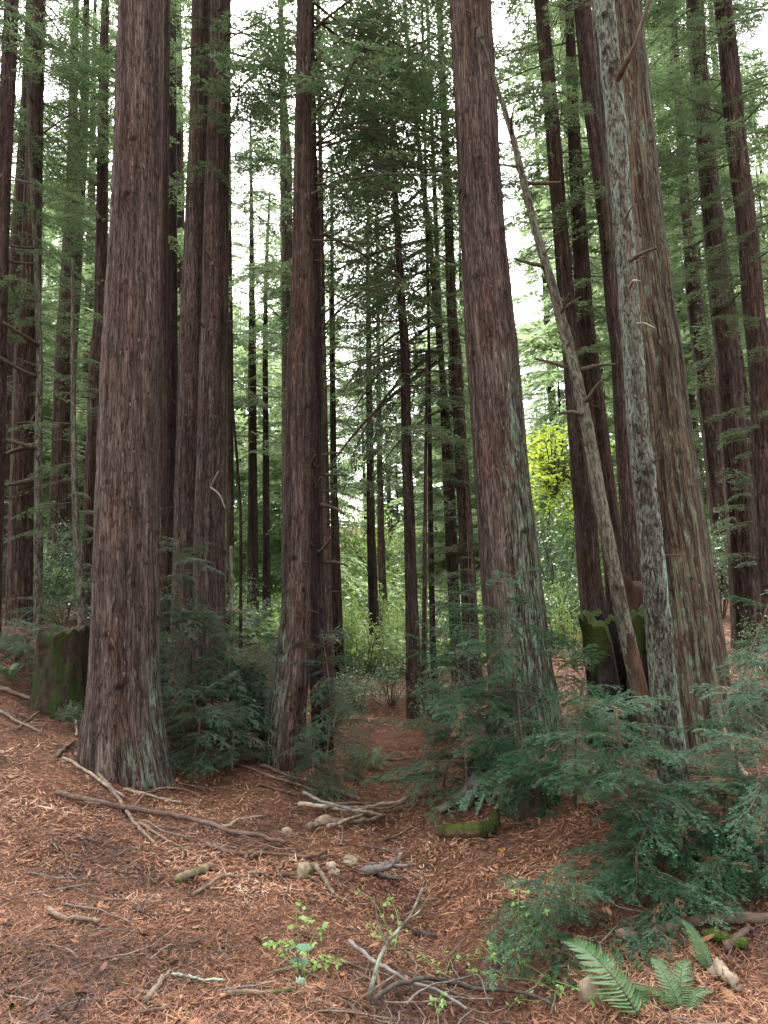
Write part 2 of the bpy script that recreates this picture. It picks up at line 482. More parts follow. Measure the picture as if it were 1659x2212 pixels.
def diamonds(P, D, Nn, L, Wd, r):
    """leaf-shaped quads: base P, direction D, face normal Nn"""
    S_ = np.cross(Nn, D); S_ /= np.linalg.norm(S_, axis=1)[:, None] + 1e-9
    L = np.broadcast_to(L, len(P))[:, None]; Wd = np.broadcast_to(Wd, len(P))[:, None]
    mid = P + D * L * .5
    V = np.stack([P, mid + S_ * Wd * .5, P + D * L, mid - S_ * Wd * .5], 1).reshape(-1, 3)
    f = np.arange(len(P) * 4).reshape(-1, 4)
    return V, f, np.repeat(np.broadcast_to(r, len(P)), 4)

def unit(v):
    v = np.asarray(v, float)
    return v / (np.linalg.norm(v, axis=-1, keepdims=True) + 1e-9)

def spray(seed, nlat=20, lat=.34, ang=52, nsp=.018, nl=.03, nw=.008, droop=.22, ldroop=.3, sub=True, tilt=.35, wood=.010, bare=0.0, t0=.12, hang=0.0, ss=0.0, sl_=.42, dead=0.0):
    """a conifer branch of length 1 along +X, flat in XY; material 0 wood, 1 needles"""
    rng = np.random.default_rng(seed)
    mb = MB()
    t = np.linspace(0, 1, 9)
    ax = np.c_[t, .05 * np.sin(t * 4 + seed), .06 * t - droop * t ** 2]
    v, q, f3 = tube(ax, wood * (1 - .85 * t), 4, cap=False)
    mb.add(v, q, mi=0, r=.3)
    Pn, Dn, Nn, Rn = [], [], [], []
    def twig(p0, d, L, nrm, lvl, r0):
        m = max(2, int(L / ((ss or nsp * 2.2) if lvl == 0 and sub else nsp)))
        s = (np.arange(m) + .5) / m
        side = unit(np.cross(nrm, d))
        pts = p0 + np.outer(s * L, d) + np.outer(-(ldroop + hang) * L * s ** 2 * .6, [0, 0, 1])
        wv = np.array([p0, pts[m // 2] + [0, 0, wood * .25], pts[-1], pts[m // 2] - [0, 0, wood * .25]])
        mb.add(wv, [[0, 1, 2, 3]], mi=0, r=.3)
        if rng.random() < bare: return
        if lvl == 0 and sub and L > .09:
            for i in range(m):
                if s[i] < .12: continue
                sl = L * sl_ * (1 - .75 * s[i]) * rng.uniform(.6, 1.2)
                for sg in (-1, 1):
                    if rng.random() < .88:
                        dd = unit(d * .72 + side * sg * .69 + rng.normal(0, .13, 3))
                        twig(pts[i], dd, sl, unit(nrm + rng.normal(0, .2, 3)), 1, r0 + rng.normal(0, .08))
            if not ss: return
            m = max(2, int(L / nsp)); s = (np.arange(m) + .5) / m
            pts = p0 + np.outer(s * L, d) + np.outer(-(ldroop + hang) * L * s ** 2 * .6, [0, 0, 1])
        for sg in (-1, 1):
            dd = unit(d[None] * .62 + side[None] * sg * .78 + rng.normal(0, .16, (m, 3)))
            Pn.append(pts); Dn.append(dd)
            Nn.append(unit(nrm[None] + rng.normal(0, tilt, (m, 3))))
            Rn.append(np.clip(r0 + rng.normal(0, .10, m) + .25 * (s - .5), 0, .94) if r0 < 1.2 else np.ones(m))
        Pn.append(pts[-1:]); Dn.append(d[None]); Nn.append(nrm[None]); Rn.append(np.array([min(.94, r0) if r0 < 1.2 else 1.0]))
    for i in range(nlat):
        tt = t0 + (1 - t0) * (i + rng.uniform(0, .6)) / nlat
        p0 = np.array([np.interp(tt, t, ax[:, k]) for k in range(3)])
        sg = 1 if i % 2 else -1
        env = lat * (1 - tt ** 2.2 * .82) * min(1, .45 + tt * 2) * rng.uniform(.65, 1.15)
        a = math.radians(ang + rng.normal(0, 9))
        tng = np.array([1, 0, .06 - 2 * droop * tt])
        d = unit(tng * math.cos(a) + np.array([0, sg, rng.normal(-.12, .14) - hang]) * math.sin(a))
        nrm = unit(np.array([rng.normal(0, .12), rng.normal(0, .18), 1]))
        twig(p0, d, env, nrm, 0, 1.6 if rng.random() < dead else rng.uniform(.05, .9))
    twig(ax[-2], unit(ax[-1] - ax[-2]), .12, np.array([0, 0, 1.0]), 1, .6)
    if Pn:
        Pn, Dn, Nn, Rn = map(np.concatenate, (Pn, Dn, Nn, Rn))
        v, f, r = diamonds(Pn, Dn, Nn, nl * rng.uniform(.75, 1.2, len(Pn)), nw, Rn)
        # a few dead needles
        mb.add(v, f, mi=1, r=r)
    return mb.tmpl()

MID = [spray(s, 18, .38, 52, .029, .046, .0125, .22, .40, True, .45, .009) for s in range(7)]
HANG = [spray(s, 22, .26, 58, .025, .042, .0120, .30, .5, True, .45, .013, hang=.5) for s in range(20, 25)]
BARE = [spray(s, 15, .34, 48, .045, .042, .015, .16, .3, True, .4, .0075, bare=.6) for s in range(40, 44)]
FARB = [spray(s, 19, .42, 52, .043, .115, .036, .24, .38, False, .6, .009) for s in range(60, 66)]

def frame(az, el, roll=0.0, L=1.0):
    X = np.array([math.cos(az) * math.cos(el), math.sin(az) * math.cos(el), math.sin(el)])
    Y = np.array([-math.sin(az), math.cos(az), 0])
    Z = np.cross(X, Y)
    Y2 = Y * math.cos(roll) + Z * math.sin(roll); Z2 = np.cross(X, Y2)
    return np.c_[X, Y2, Z2] * L

# ------------------------------------------------------------------ trunks
def trunk_mesh(name, zs, xs, ys, rs, mat, nt, dz, z_show, seed, amp=.012, flute=.03, knots=0, flare=.12, lich=None, rot=None, ridge_f=11.0):
    """zs rising; a fibrous ridged trunk along the given axis (root at 0,0,0)"""
    rng = np.random.default_rng(seed)
    z = np.concatenate([np.arange(zs[0], min(z_show, zs[-1]), dz), np.linspace(min(z_show, zs[-1]), zs[-1], 14)])
    cx, cy, r = np.interp(z, zs, xs), np.interp(z, zs, ys), np.interp(z, zs, rs)
    k = max(3, int(.5 / dz)) | 1
    pad = lambda a: np.convolve(np.pad(a, k // 2, mode='reflect', reflect_type='odd'), np.ones(k) / k, 'valid')
    if len(z) > k * 2: cx, cy, r = pad(cx), pad(cy), np.maximum(pad(r), .002)
    cx = cx + .06 * r * (fbm(np.c_[z * .5, z * 0, z * 0], 2, seed) - .5)
    th = math.pi / 2 + np.arange(nt) * 2 * math.pi / nt
    TH, Z = np.meshgrid(th, z); Rr = np.repeat(r[:, None], nt, 1)
    rref = float(np.median(r))
    tw = TH + .05 * Z
    p = np.c_[(np.cos(tw) * rref).ravel(), (np.sin(tw) * rref).ravel(), Z.ravel()]
    lob = fbm(np.c_[np.cos(tw).ravel() * 1.6, np.sin(tw).ravel() * 1.6, Z.ravel() * .25], 2, seed + 1) - .5
    a = vnoise(p * [ridge_f, ridge_f, .9], seed + 2); b = vnoise(p * [ridge_f * 2.3, ridge_f * 2.3, 2.2], seed + 3)
    c = vnoise(p * [ridge_f * 1.2, ridge_f * 1.2, 7], seed + 4)
    ridge = (1 - np.abs(2 * a - 1)) * .6 + (1 - np.abs(2 * b - 1)) * .4 - .55 + (c - .5) * .35
    base = np.exp(-np.clip(Z.ravel() - zs[0] - .35, 0, 9) / .35)
    fl = base * flare * (fbm(np.c_[np.cos(TH).ravel() * 2.2, np.sin(TH).ravel() * 2.2, Z.ravel() * .3], 2, seed + 5) - .35) * 2
    R = Rr.ravel() * (1 + flute * 4 * lob + fl) + amp * ridge * np.minimum(1, Rr.ravel() / .12)
    kn = np.zeros(len(R))
    for _ in range(knots):
        kz = rng.uniform(zs[0] + .6, z_show); kt = rng.uniform(math.pi, 2 * math.pi)
        s = rng.uniform(.022, .05) * (1.0 if nt < 90 else 1.15)
        rr = np.interp(kz, z, r)
        dth = (TH.ravel() - kt + math.pi) % (2 * math.pi) - math.pi
        dd = (dth * rr / s) ** 2 + ((Z.ravel() - kz) / (s * .8)) ** 2
        e = np.exp(-dd)
        R += s * .5 * e - s * .8 * np.exp(-dd * 4)
        kn = np.maximum(kn, np.exp(-dd * 1.6) * rng.uniform(.6, 1))
    CX, CY = np.repeat(cx[:, None], nt, 1).ravel(), np.repeat(cy[:, None], nt, 1).ravel()
    V = np.c_[CX + np.cos(TH).ravel() * R, CY + np.sin(TH).ravel() * R, Z.ravel()]
    i = np.arange(len(z) - 1)[:, None] * nt; j = np.arange(nt)[None]; j2 = (j + 1) % nt
    q = np.stack([i + j, i + j2, i + nt + j2, i + nt + j], -1).reshape(-1, 4)
    la = np.zeros(len(R))
    if lich is not None:
        la = np.clip(lich(TH.ravel(), Z.ravel()), 0, 1)
    if nt >= 50:
        nf = int((z_show - zs[0]) * r.mean() * (420 if nt >= 100 else 260))
        ok = np.nonzero((np.sin(TH.ravel()) < .35) & (Z.ravel() < z_show) & (Z.ravel() > zs[0] + .5))[0]
        pick = ok[rng.integers(len(ok), size=nf)]
        th_ = TH.ravel()[pick] + rng.normal(0, .01, nf); c_, s_ = np.cos(th_), np.sin(th_)
        nrm = np.c_[c_, s_, np.zeros(nf)]; tan = np.c_[-s_, c_, np.zeros(nf)]
        Lf = rng.uniform(.03, .12, nf)[:, None]; Wf = rng.uniform(.004, .011, nf)[:, None] * (1.3 if nt < 100 else 1)
        dirn = np.c_[tan * rng.normal(0, .22, nf)[:, None]] + np.array([0, 0, -1.0]) * rng.choice([1, -1], nf, p=[.7, .3])[:, None]
        P0 = V[pick] - nrm * .004
        lift = rng.uniform(.006, .024, nf)[:, None]
        strips = np.stack([P0 + tan * Wf, P0 - tan * Wf, P0 + dirn * Lf * .55 - tan * Wf * .9 + nrm * lift * .45, P0 + dirn * Lf * .55 + tan * Wf * .9 + nrm * lift * .45,
                           P0 + dirn * Lf - tan * Wf * .25 + nrm * lift, P0 + dirn * Lf + tan * Wf * .25 + nrm * lift], 1).reshape(-1, 3)
        b0 = len(V) + np.arange(nf)[:, None, None] * 6
        q = np.vstack([q, (b0 + np.array([[0, 1, 2, 3], [3, 2, 4, 5]])[None]).reshape(-1, 4)])
        V = np.vstack([V, strips]); p = np.vstack([p, np.repeat(p[pick], 6, 0) + rng.normal(0, .03, (nf, 1, 3)).repeat(6, 1).reshape(-1, 3)])
        la = np.r_[la, np.repeat(la[pick] * .6, 6)]; kn = np.r_[kn, np.zeros(nf * 6)]
        TH = np.r_[TH.ravel(), np.repeat(TH.ravel()[pick], 6)]; Z = np.r_[Z.ravel(), np.repeat(Z.ravel()[pick], 6)]
    me = make_mesh(name, V, q, None, mat if isinstance(mat, list) else [mat], attrs={'rest': p, 'lich': la, 'knot': kn}, smooth=True)
    if rot is not None and isinstance(mat, list) and len(mat) > 1:
        sel = rot(np.ravel(TH)[q[:, 0]], np.ravel(Z)[q[:, 0]])
        me.polygons.foreach_set('material_index', sel.astype(np.int32))
    return me, (z, cx, cy, r)

def crown_part(root, axis, z0, z1, n, Lb, Lt, temps, mat, seed, az=None, el=(10, -12), skip=None, name='crown', bare_low=0.0, cone=1.0):
    rng = np.random.default_rng(seed)
    z, cx, cy, r = axis
    mb = MB()
    n = int(n * (.92 if mat == M['crown_dark'] else 1.25))
    for i in range(n):
        u = (i + rng.random()) / n
        zz = z0 + (z1 - z0) * u
        a = rng.uniform(0, 2 * math.pi) if az is None else math.radians(rng.uniform(*az))
        L = (Lb + (Lt - Lb) * u ** cone) * rng.uniform(.55, 1.2)
        e = math.radians(el[0] + (el[1] - el[0]) * rng.random())
        T = temps[rng.integers(len(temps))]
        if bare_low and rng.random() < bare_low * (1 - u): T = BARE[rng.integers(len(BARE))]
        o = np.array([np.interp(zz, z, cx), np.interp(zz, z, cy), zz]) + .7 * np.interp(zz, z, r) * np.array([math.cos(a), math.sin(a), 0])
        mb.addt(T, frame(a, e, rng.normal(0, .18), L), o, rng.normal(0, .12))
    return mb.build(name, [M['wood'], mat], root)

STUBS = []
def stub_mesh(seed, L=1.0):
    rng = np.random.default_rng(seed)
    t = np.linspace(0, 1, 6)[:, None]
    P = np.c_[t, .12 * np.sin(t * 2 + seed) * t, (.25 * rng.uniform(-1, 1)) * t ** 2]
    v, q, f = tube(P, .07 * (1 - .55 * t[:, 0]), 6, .15, rng)
    mb = MB(); mb.add(v, q, f)
    return mb.mesh('branch_stub', [M['wood']], True)
STUBS = [stub_mesh(s) for s in range(5)]

TREES = []
def tree(label, Y, pts, kind='redwood', nt=40, dz=.09, seed=1, amp=.012, flute=.03, knots=6, flare=.12, name='redwood_tree', cat='tree',
         crowns=(), lich=None, stubs=0, stub_az=(180, 360), stub_L=(.08, .25), stub_y=None, top=None, group=None, rot=None, ridge_f=11.0, base=None):
    """pts: (px, py, width) from the foot upwards, measured in picture units at depth Y"""
    P = [at(px, py, Y) for px, py, _ in pts]
    R = [w_ * axial(p) / F0 / 2 for p, (_, _, w_) in zip(P, pts)]
    x0, y0 = P[0][0], P[0][1]
    g = G(x0, y0) if base is None else base
    zs = [p[2] - g for p in P]; xs = [p[0] - x0 for p in P]; rs = list(R)
    # continue below ground and above the frame
    if zs[0] > -.5:
        k = (xs[1] - xs[0]) / max(.3, zs[1] - zs[0])
        xs.insert(0, xs[0] - k * (zs[0] + .55)); rs.insert(0, rs[0] * 1.03); zs.insert(0, -.55)
    ztop_pts = zs[-1]
    if top is None:
        ztop = max(ztop_pts * 1.9, 20)
        k = (xs[-1] - xs[-2]) / max(.3, zs[-1] - zs[-2])
        zs.append(ztop); xs.append(xs[-1] + .6 * k * (ztop - ztop_pts)); rs.append(max(.03, rs[-1] * .35))
    ys = [0] * len(zs)
    root = empty(name, (x0, y0, g))
    tag(root, label, cat, group)
    zof = lambda py: at(pts[-1][0], py, Y)[2] - g
    z_show = min(zof(-60), zs[-1])
    lf = None if lich is None else (lambda th, z: lich(th, z, zof))
    me, axis = trunk_mesh('trunk', np.array(zs), np.array(xs), np.array(ys), np.array(rs), rot[0] if rot else M[kind], nt, dz, z_show, seed, amp, flute, knots, flare, lf,
                          (None if rot is None else (lambda th, z: rot[1](th, z, zof))), ridge_f)
    trunk_ob = link('trunk', me, root)
    rng = np.random.default_rng(seed + 500)
    for i, c in enumerate(crowns):
        (ya, yb, n, Lb, Lt, temps, mt) = c[:7]
        kw = c[7] if len(c) > 7 else {}
        crown_part(root, axis, zof(ya), min(zof(yb), zs[-1] - .2), n, Lb, Lt, temps, M[mt], seed * 31 + i, **kw)
    for i in range(stubs):
        ya, yb = stub_y
        zz = zof(rng.uniform(yb, ya)); a = math.radians(rng.uniform(*stub_az))
        o = link('branch_stub', STUBS[rng.integers(5)], trunk_ob)
        rr = np.interp(zz, axis[0], axis[3])
        L = rng.uniform(*stub_L)
        m3 = frame(a, math.radians(rng.uniform(-15, 30)), rng.uniform(0, 6), L)
        pos = np.array([np.interp(zz, axis[0], axis[1]), np.interp(zz, axis[0], axis[2]), zz]) + rr * .85 * np.array([math.cos(a), math.sin(a), 0])
        o.matrix_local = Matrix([[*m3[0], pos[0]], [*m3[1], pos[1]], [*m3[2], pos[2]], [0, 0, 0, 1]])
    TREES.append((root, axis, Y))
    return root, axis, zof

def side(th, centre, width):
    d = (th - centre + math.pi) % (2 * math.pi) - math.pi
    return np.exp(-(d / width) ** 2)
PI = math.pi

# --- the big near trunks
tree('broad grey-brown redwood trunk with flaring base, in the open on the needle slope', 7.0,
     [(272, 1655, 196), (264, 1583, 172), (268, 1506, 149), (271, 1306, 138), (274, 1106, 129), (283, 756, 115), (287, 700, 114), (298, 350, 98), (306, 0, 92)],
     'redwood_big', 150, .024, 11, .024, .018, 34, .05, stubs=9, stub_y=(1000, 60), stub_L=(.05, .10),
     lich=lambda th, z, zof: side(th, -.2, .35) * np.clip((1.7 - z) / .8, 0, 1) * .9 + side(th, -1.0, .5) * np.clip((.45 - z) / .3, 0, 1) * .5)
tree('wide redwood trunk with a pale green lichen streak, rising out of bushy green sprouts', 7.5,
     [(1137, 1610, 172), (1130, 1506, 146), (1117, 1406, 135), (1103, 1256, 128), (1082, 1006, 115), (1063, 756, 112), (1058, 700, 108), (1044, 500, 95), (1034, 350, 90), (1023, 150, 89), (1016, 0, 87)],
     'redwood_big', 150, .024, 23, .024, .02, 30, .16, stubs=10, stub_y=(1100, 100), stub_L=(.05, .13),
     lich=lambda th, z, zof: side(th, -1.0, .50) * np.clip((zof(750) - z) / 1.5, 0, 1) * 1.9 + side(th, -1.8, .6) * np.clip((zof(1200) - z) / .8, 0, 1) * .7)
tree('massive greenish redwood trunk leaning inward, directly behind the pale lichen-covered snag', 7.2,
     [(1520, 1655, 225), (1505, 1600, 195), (1492, 1506, 165), (1484, 1381, 150), (1450, 1106, 132), (1430, 956, 122), (1410, 756, 115), (1398, 700, 115), (1376, 500, 112), (1362, 350, 108), (1344, 150, 104), (1332, 0, 100)],
     'mossy_bark', 150, .024, 31, .030, .03, 10, .2, lich=lambda th, z, zof: .85 + .4 * side(th, -1.2, .5),
     rot=([M['mossy_bark'], M['char']], lambda th, z, zof: np.abs((th + .42 + PI) % (2 * PI) - PI) < .30 * np.clip((zof(1440) + .12 * np.sin(th * 9) - z) / .5, 0, 1)))
tree('tall dead snag with pale mint lichen, holes and broken branch stubs', 5.6,
     [(1457, 1690, 70.3), (1448, 1606, 61.8), (1435, 1506, 57.0), (1422, 1356, 53.2), (1411, 1206, 50.3), (1393, 1056, 50.3), (1376, 906, 45.6), (1367, 756, 42.8), (1361, 700, 43.7), (1355, 600, 40.9), (1346, 500, 39.9), (1337, 350, 41.8), (1327, 225, 41.8), (1320, 150, 39.9), (1305, 0, 41.8)],
     'lichen_bark', 110, .022, 41, .008, .02, flare=.1, name='dead_snag', stubs=13, stub_y=(1250, 150), stub_L=(.06, .16), stub_az=(200, 360),
     knots=22, lich=lambda th, z, zof: .22 + .22 * np.clip((z - 3) / 3, 0, 1) + .25 * side(th, -2.6, .5) + .95 * side(th, -.6, .5), ridge_f=14)
tree('slim pale leaning trunk with a rotten orange foot, crossing in front of the charred stump', 6.4,
     [(1407, 1600, 40.5), (1385, 1511, 37.0), (1367, 1431, 35.2), (1344, 1331, 31.7), (1322, 1206, 29.9), (1300, 1106, 29.9), (1280, 981, 28.2), (1254, 856, 26.4), (1230, 756, 24.6), (1214, 700, 22.0), (1190, 605, 19.4), (1160, 510, 17.6), (1142, 440, 15.8), (1124, 360, 14.1), (1095, 250, 11.4), (1065, 165, 8.8), (1030, 60, 6.2)],
     'grey_bark', 72, .03, 51, .007, .02, 16, .1, name='leaning_tree', stubs=14, stub_y=(1000, 250), stub_L=(.08, .35), stub_az=(170, 370), top=1,
     lich=lambda th, z, zof: .5 + .4 * side(th, -.9, .7), rot=([M['grey_bark'], M['rot']], lambda th, z, zof: (z < zof(1400) + .10 * np.sin(th * 3)) & (np.sin(th * 2 + z * 5) > -.6)))
tree('straight redwood trunk with slanting foot and dark cuts, next to the path', 8.0,
     [(613, 1632, 84), (618, 1550, 80), (631, 1458, 73), (641, 1306, 59), (642, 1106, 54), (645, 756, 50), (650, 700, 45), (652, 500, 37), (654, 250, 33), (657, 0, 30)],
     'redwood', 120, .03, 61, .020, .02, 26, .12, stubs=10, stub_y=(1350, 0), stub_L=(.05, .14),
     lich=lambda th, z, zof: side(th, -2.3, .5) * .7 * np.clip((zof(1200) - z), 0, 1))
# --- trees close behind them
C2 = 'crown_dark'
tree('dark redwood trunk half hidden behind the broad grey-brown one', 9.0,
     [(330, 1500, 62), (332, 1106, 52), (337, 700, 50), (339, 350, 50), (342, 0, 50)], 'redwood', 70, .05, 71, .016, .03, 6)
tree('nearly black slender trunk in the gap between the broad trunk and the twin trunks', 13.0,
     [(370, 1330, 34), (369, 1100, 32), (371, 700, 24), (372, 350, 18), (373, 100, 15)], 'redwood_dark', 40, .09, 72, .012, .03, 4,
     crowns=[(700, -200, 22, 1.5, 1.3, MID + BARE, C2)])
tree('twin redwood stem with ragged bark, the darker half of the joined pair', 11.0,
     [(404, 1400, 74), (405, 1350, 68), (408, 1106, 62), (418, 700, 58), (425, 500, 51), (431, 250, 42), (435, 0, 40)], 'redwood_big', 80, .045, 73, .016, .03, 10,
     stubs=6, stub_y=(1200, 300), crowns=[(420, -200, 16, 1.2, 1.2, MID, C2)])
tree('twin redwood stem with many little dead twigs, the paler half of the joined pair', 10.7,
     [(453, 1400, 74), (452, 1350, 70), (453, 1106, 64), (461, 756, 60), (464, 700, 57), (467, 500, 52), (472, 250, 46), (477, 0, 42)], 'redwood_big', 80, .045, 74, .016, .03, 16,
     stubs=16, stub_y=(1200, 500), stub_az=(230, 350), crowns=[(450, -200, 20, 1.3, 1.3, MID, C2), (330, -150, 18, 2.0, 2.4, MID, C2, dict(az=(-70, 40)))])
tree('narrow greenish trunk tucked against the twin trunks', 11.6,
     [(474, 1420, 26), (474, 1250, 24), (476, 1000, 22), (478, 700, 16), (480, 300, 12)], 'mossy_bark', 40, .07, 75, .010, .03, 3, lich=lambda th, z, zof: .6 + 0 * th)
tree('thin reddish trunk just beside the twin trunks, above the mossy stump top', 15.0,
     [(497, 1400, 17), (497, 1106, 16), (497, 756, 14), (496, 600, 11), (495, 300, 8)], 'redwood', 30, .12, 76, .008, .03, 3, crowns=[(900, 200, 26, 1.3, .9, BARE + MID, 'crown')])
tree('spindly viny stem of a dead sapling wrapped in brown leaves', 14.0,
     [(520, 1380, 7), (520, 1106, 6), (511, 980, 6), (502, 866, 4), (498, 760, 3)], 'wood' if False else 'redwood_dark', 14, .12, 77, .004, .03, 0, top=1, name='dead_sapling')
tree('bare pale pole of a dead sapling standing in green sprouts', 8.6,
     [(503, 1490, 11), (502, 1400, 10), (501, 1280, 9), (500, 1180, 7)], 'grey_bark', 18, .1, 78, .004, .03, 0, top=1, name='dead_sapling', lich=lambda th, z, zof: .9 + 0 * th)
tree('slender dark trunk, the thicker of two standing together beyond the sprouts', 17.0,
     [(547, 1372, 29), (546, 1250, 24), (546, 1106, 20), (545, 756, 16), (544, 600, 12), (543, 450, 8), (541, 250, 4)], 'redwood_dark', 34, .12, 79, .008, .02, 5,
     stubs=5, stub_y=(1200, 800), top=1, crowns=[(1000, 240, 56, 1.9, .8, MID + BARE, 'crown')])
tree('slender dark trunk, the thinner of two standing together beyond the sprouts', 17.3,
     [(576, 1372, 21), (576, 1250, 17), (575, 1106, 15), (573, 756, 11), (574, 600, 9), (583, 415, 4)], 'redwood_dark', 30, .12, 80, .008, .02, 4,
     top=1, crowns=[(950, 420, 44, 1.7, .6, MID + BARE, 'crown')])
tree('pale forked trunk rising straight behind the redwood next to the path', 15.0,
     [(626, 1420, 36), (624, 1000, 30), (622, 700, 26), (619, 350, 24), (612, 200, 14), (604, -60, 10)], 'grey_bark', 40, .1, 81, .008, .03, 6,
     crowns=[(720, -250, 64, 1.9, 1.9, MID, 'crown')], lich=lambda th, z, zof: .4 + 0 * th)
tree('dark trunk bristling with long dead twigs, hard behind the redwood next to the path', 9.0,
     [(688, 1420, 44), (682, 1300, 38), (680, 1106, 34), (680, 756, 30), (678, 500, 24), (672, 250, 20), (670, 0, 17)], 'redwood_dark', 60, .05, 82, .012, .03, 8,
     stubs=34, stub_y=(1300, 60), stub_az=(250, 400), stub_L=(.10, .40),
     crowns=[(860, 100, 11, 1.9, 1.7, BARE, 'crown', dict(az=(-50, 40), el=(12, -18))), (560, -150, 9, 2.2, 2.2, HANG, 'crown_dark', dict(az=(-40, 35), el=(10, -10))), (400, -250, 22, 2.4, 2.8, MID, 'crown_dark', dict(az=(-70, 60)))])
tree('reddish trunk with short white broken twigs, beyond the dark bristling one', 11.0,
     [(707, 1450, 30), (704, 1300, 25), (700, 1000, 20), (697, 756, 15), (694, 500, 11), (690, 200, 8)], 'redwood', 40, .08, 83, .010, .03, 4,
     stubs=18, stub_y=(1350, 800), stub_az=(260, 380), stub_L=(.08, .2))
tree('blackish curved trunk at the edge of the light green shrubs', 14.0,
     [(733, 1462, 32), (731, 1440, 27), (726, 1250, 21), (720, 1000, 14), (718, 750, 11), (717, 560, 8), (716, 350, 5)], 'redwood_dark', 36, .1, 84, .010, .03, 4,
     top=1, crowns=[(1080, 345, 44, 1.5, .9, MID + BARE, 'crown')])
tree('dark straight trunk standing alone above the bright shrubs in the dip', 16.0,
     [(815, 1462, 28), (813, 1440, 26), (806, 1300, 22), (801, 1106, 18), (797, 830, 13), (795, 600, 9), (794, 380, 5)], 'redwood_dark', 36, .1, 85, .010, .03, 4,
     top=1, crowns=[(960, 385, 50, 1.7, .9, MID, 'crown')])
tree('dim trunk behind the one standing alone in the dip', 20.0,
     [(832, 1400, 20), (826, 1250, 17), (822, 1100, 14), (818, 850, 10), (816, 600, 7)], 'redwood', 26, .14, 86, .008, .03, 2,
     crowns=[(1050, 350, 40, 1.8, 1.0, MID, 'crown')])
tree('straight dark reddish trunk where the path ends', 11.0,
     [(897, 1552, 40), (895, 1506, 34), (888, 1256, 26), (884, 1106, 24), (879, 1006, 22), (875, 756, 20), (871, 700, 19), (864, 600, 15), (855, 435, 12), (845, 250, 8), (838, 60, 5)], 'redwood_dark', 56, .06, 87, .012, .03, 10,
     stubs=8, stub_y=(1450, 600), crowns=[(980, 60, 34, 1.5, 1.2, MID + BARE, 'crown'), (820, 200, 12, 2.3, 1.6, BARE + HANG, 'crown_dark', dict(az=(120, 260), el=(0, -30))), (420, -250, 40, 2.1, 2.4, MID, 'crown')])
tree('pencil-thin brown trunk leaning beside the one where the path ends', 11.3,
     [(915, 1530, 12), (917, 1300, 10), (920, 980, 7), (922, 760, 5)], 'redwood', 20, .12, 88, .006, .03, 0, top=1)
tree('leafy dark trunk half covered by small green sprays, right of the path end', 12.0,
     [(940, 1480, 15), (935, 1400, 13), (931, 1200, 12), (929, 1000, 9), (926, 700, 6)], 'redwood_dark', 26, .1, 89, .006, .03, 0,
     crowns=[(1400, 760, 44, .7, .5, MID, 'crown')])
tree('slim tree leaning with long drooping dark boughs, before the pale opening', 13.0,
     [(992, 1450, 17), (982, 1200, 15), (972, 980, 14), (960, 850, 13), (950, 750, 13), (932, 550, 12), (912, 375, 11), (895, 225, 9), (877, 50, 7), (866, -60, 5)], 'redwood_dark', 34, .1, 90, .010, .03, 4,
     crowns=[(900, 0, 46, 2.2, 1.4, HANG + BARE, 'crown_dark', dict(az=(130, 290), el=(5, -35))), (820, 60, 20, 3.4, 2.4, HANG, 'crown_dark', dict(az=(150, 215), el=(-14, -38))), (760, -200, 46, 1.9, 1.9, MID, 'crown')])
tree('straight dark trunk with shaggy green sprays, close beside the wide lichen-streaked one', 12.0,
     [(1022, 1450, 42), (1018, 1406, 36), (1010, 1206, 32), (997, 1006, 28), (984, 756, 25), (977, 700, 22), (964, 350, 17), (948, 0, 13), (940, -160, 10)], 'redwood', 52, .07, 91, .012, .03, 8,
     crowns=[(1320, 560, 34, .8, 1.0, MID, 'crown'), (620, -200, 44, 1.3, 1.6, MID, 'crown_dark')])
tree('dim brown trunk between the shaggy one and the leafy one', 13.5,
     [(985, 1440, 22), (976, 1250, 20), (968, 1100, 18), (960, 950, 14), (950, 700, 10)], 'redwood_dark', 30, .1, 92, .008, .03, 2,
     crowns=[(1250, 700, 26, 1.0, .8, MID, 'crown')])
tree('dark trunk partly hidden by the slim pale leaning one', 10.2,
     [(1290, 1440, 58), (1286, 1345, 54), (1275, 1256, 50), (1255, 1006, 45), (1234, 756, 38), (1228, 700, 36), (1211, 500, 32), (1187, 200, 29), (1168, 0, 28)], 'redwood', 60, .06, 93, .014, .03, 10,
     stubs=8, stub_y=(1100, 200), crowns=[(420, -200, 26, 1.3, 1.5, MID, 'crown')])
tree('brown trunk with wispy dead strands, standing close behind the leaning pale trunk', 10.8,
     [(1338, 1440, 54), (1332, 1256, 47), (1301, 1006, 43), (1270, 756, 40), (1264, 700, 37), (1252, 500, 33), (1238, 250, 24), (1229, 0, 18)], 'redwood', 56, .06, 94, .012, .03, 6,
     crowns=[(820, 260, 16, 1.2, 1.4, BARE + MID, 'crown'), (620, -250, 48, 1.6, 1.6, MID, 'crown')])
tree('narrow dark trunk squeezed against the lichen-covered snag', 9.6,
     [(1395, 1450, 46), (1385, 1340, 44), (1370, 1206, 42), (1354, 1006, 42), (1340, 756, 38), (1330, 700, 37), (1314, 500, 37), (1296, 350, 37), (1277, 200, 37), (1257, 0, 35)], 'redwood', 60, .06, 95, .014, .03, 12)
tree('dark reddish trunk deep in the shade beyond the massive greenish one', 12.5,
     [(1580, 1330, 50), (1567, 1206, 46), (1556, 1106, 44), (1540, 956, 42), (1517, 756, 40), (1500, 650, 32), (1478, 425, 20), (1462, 150, 14)], 'redwood', 50, .07, 96, .014, .03, 5,
     crowns=[(620, -150, 54, 1.6, 1.6, MID, C2)])
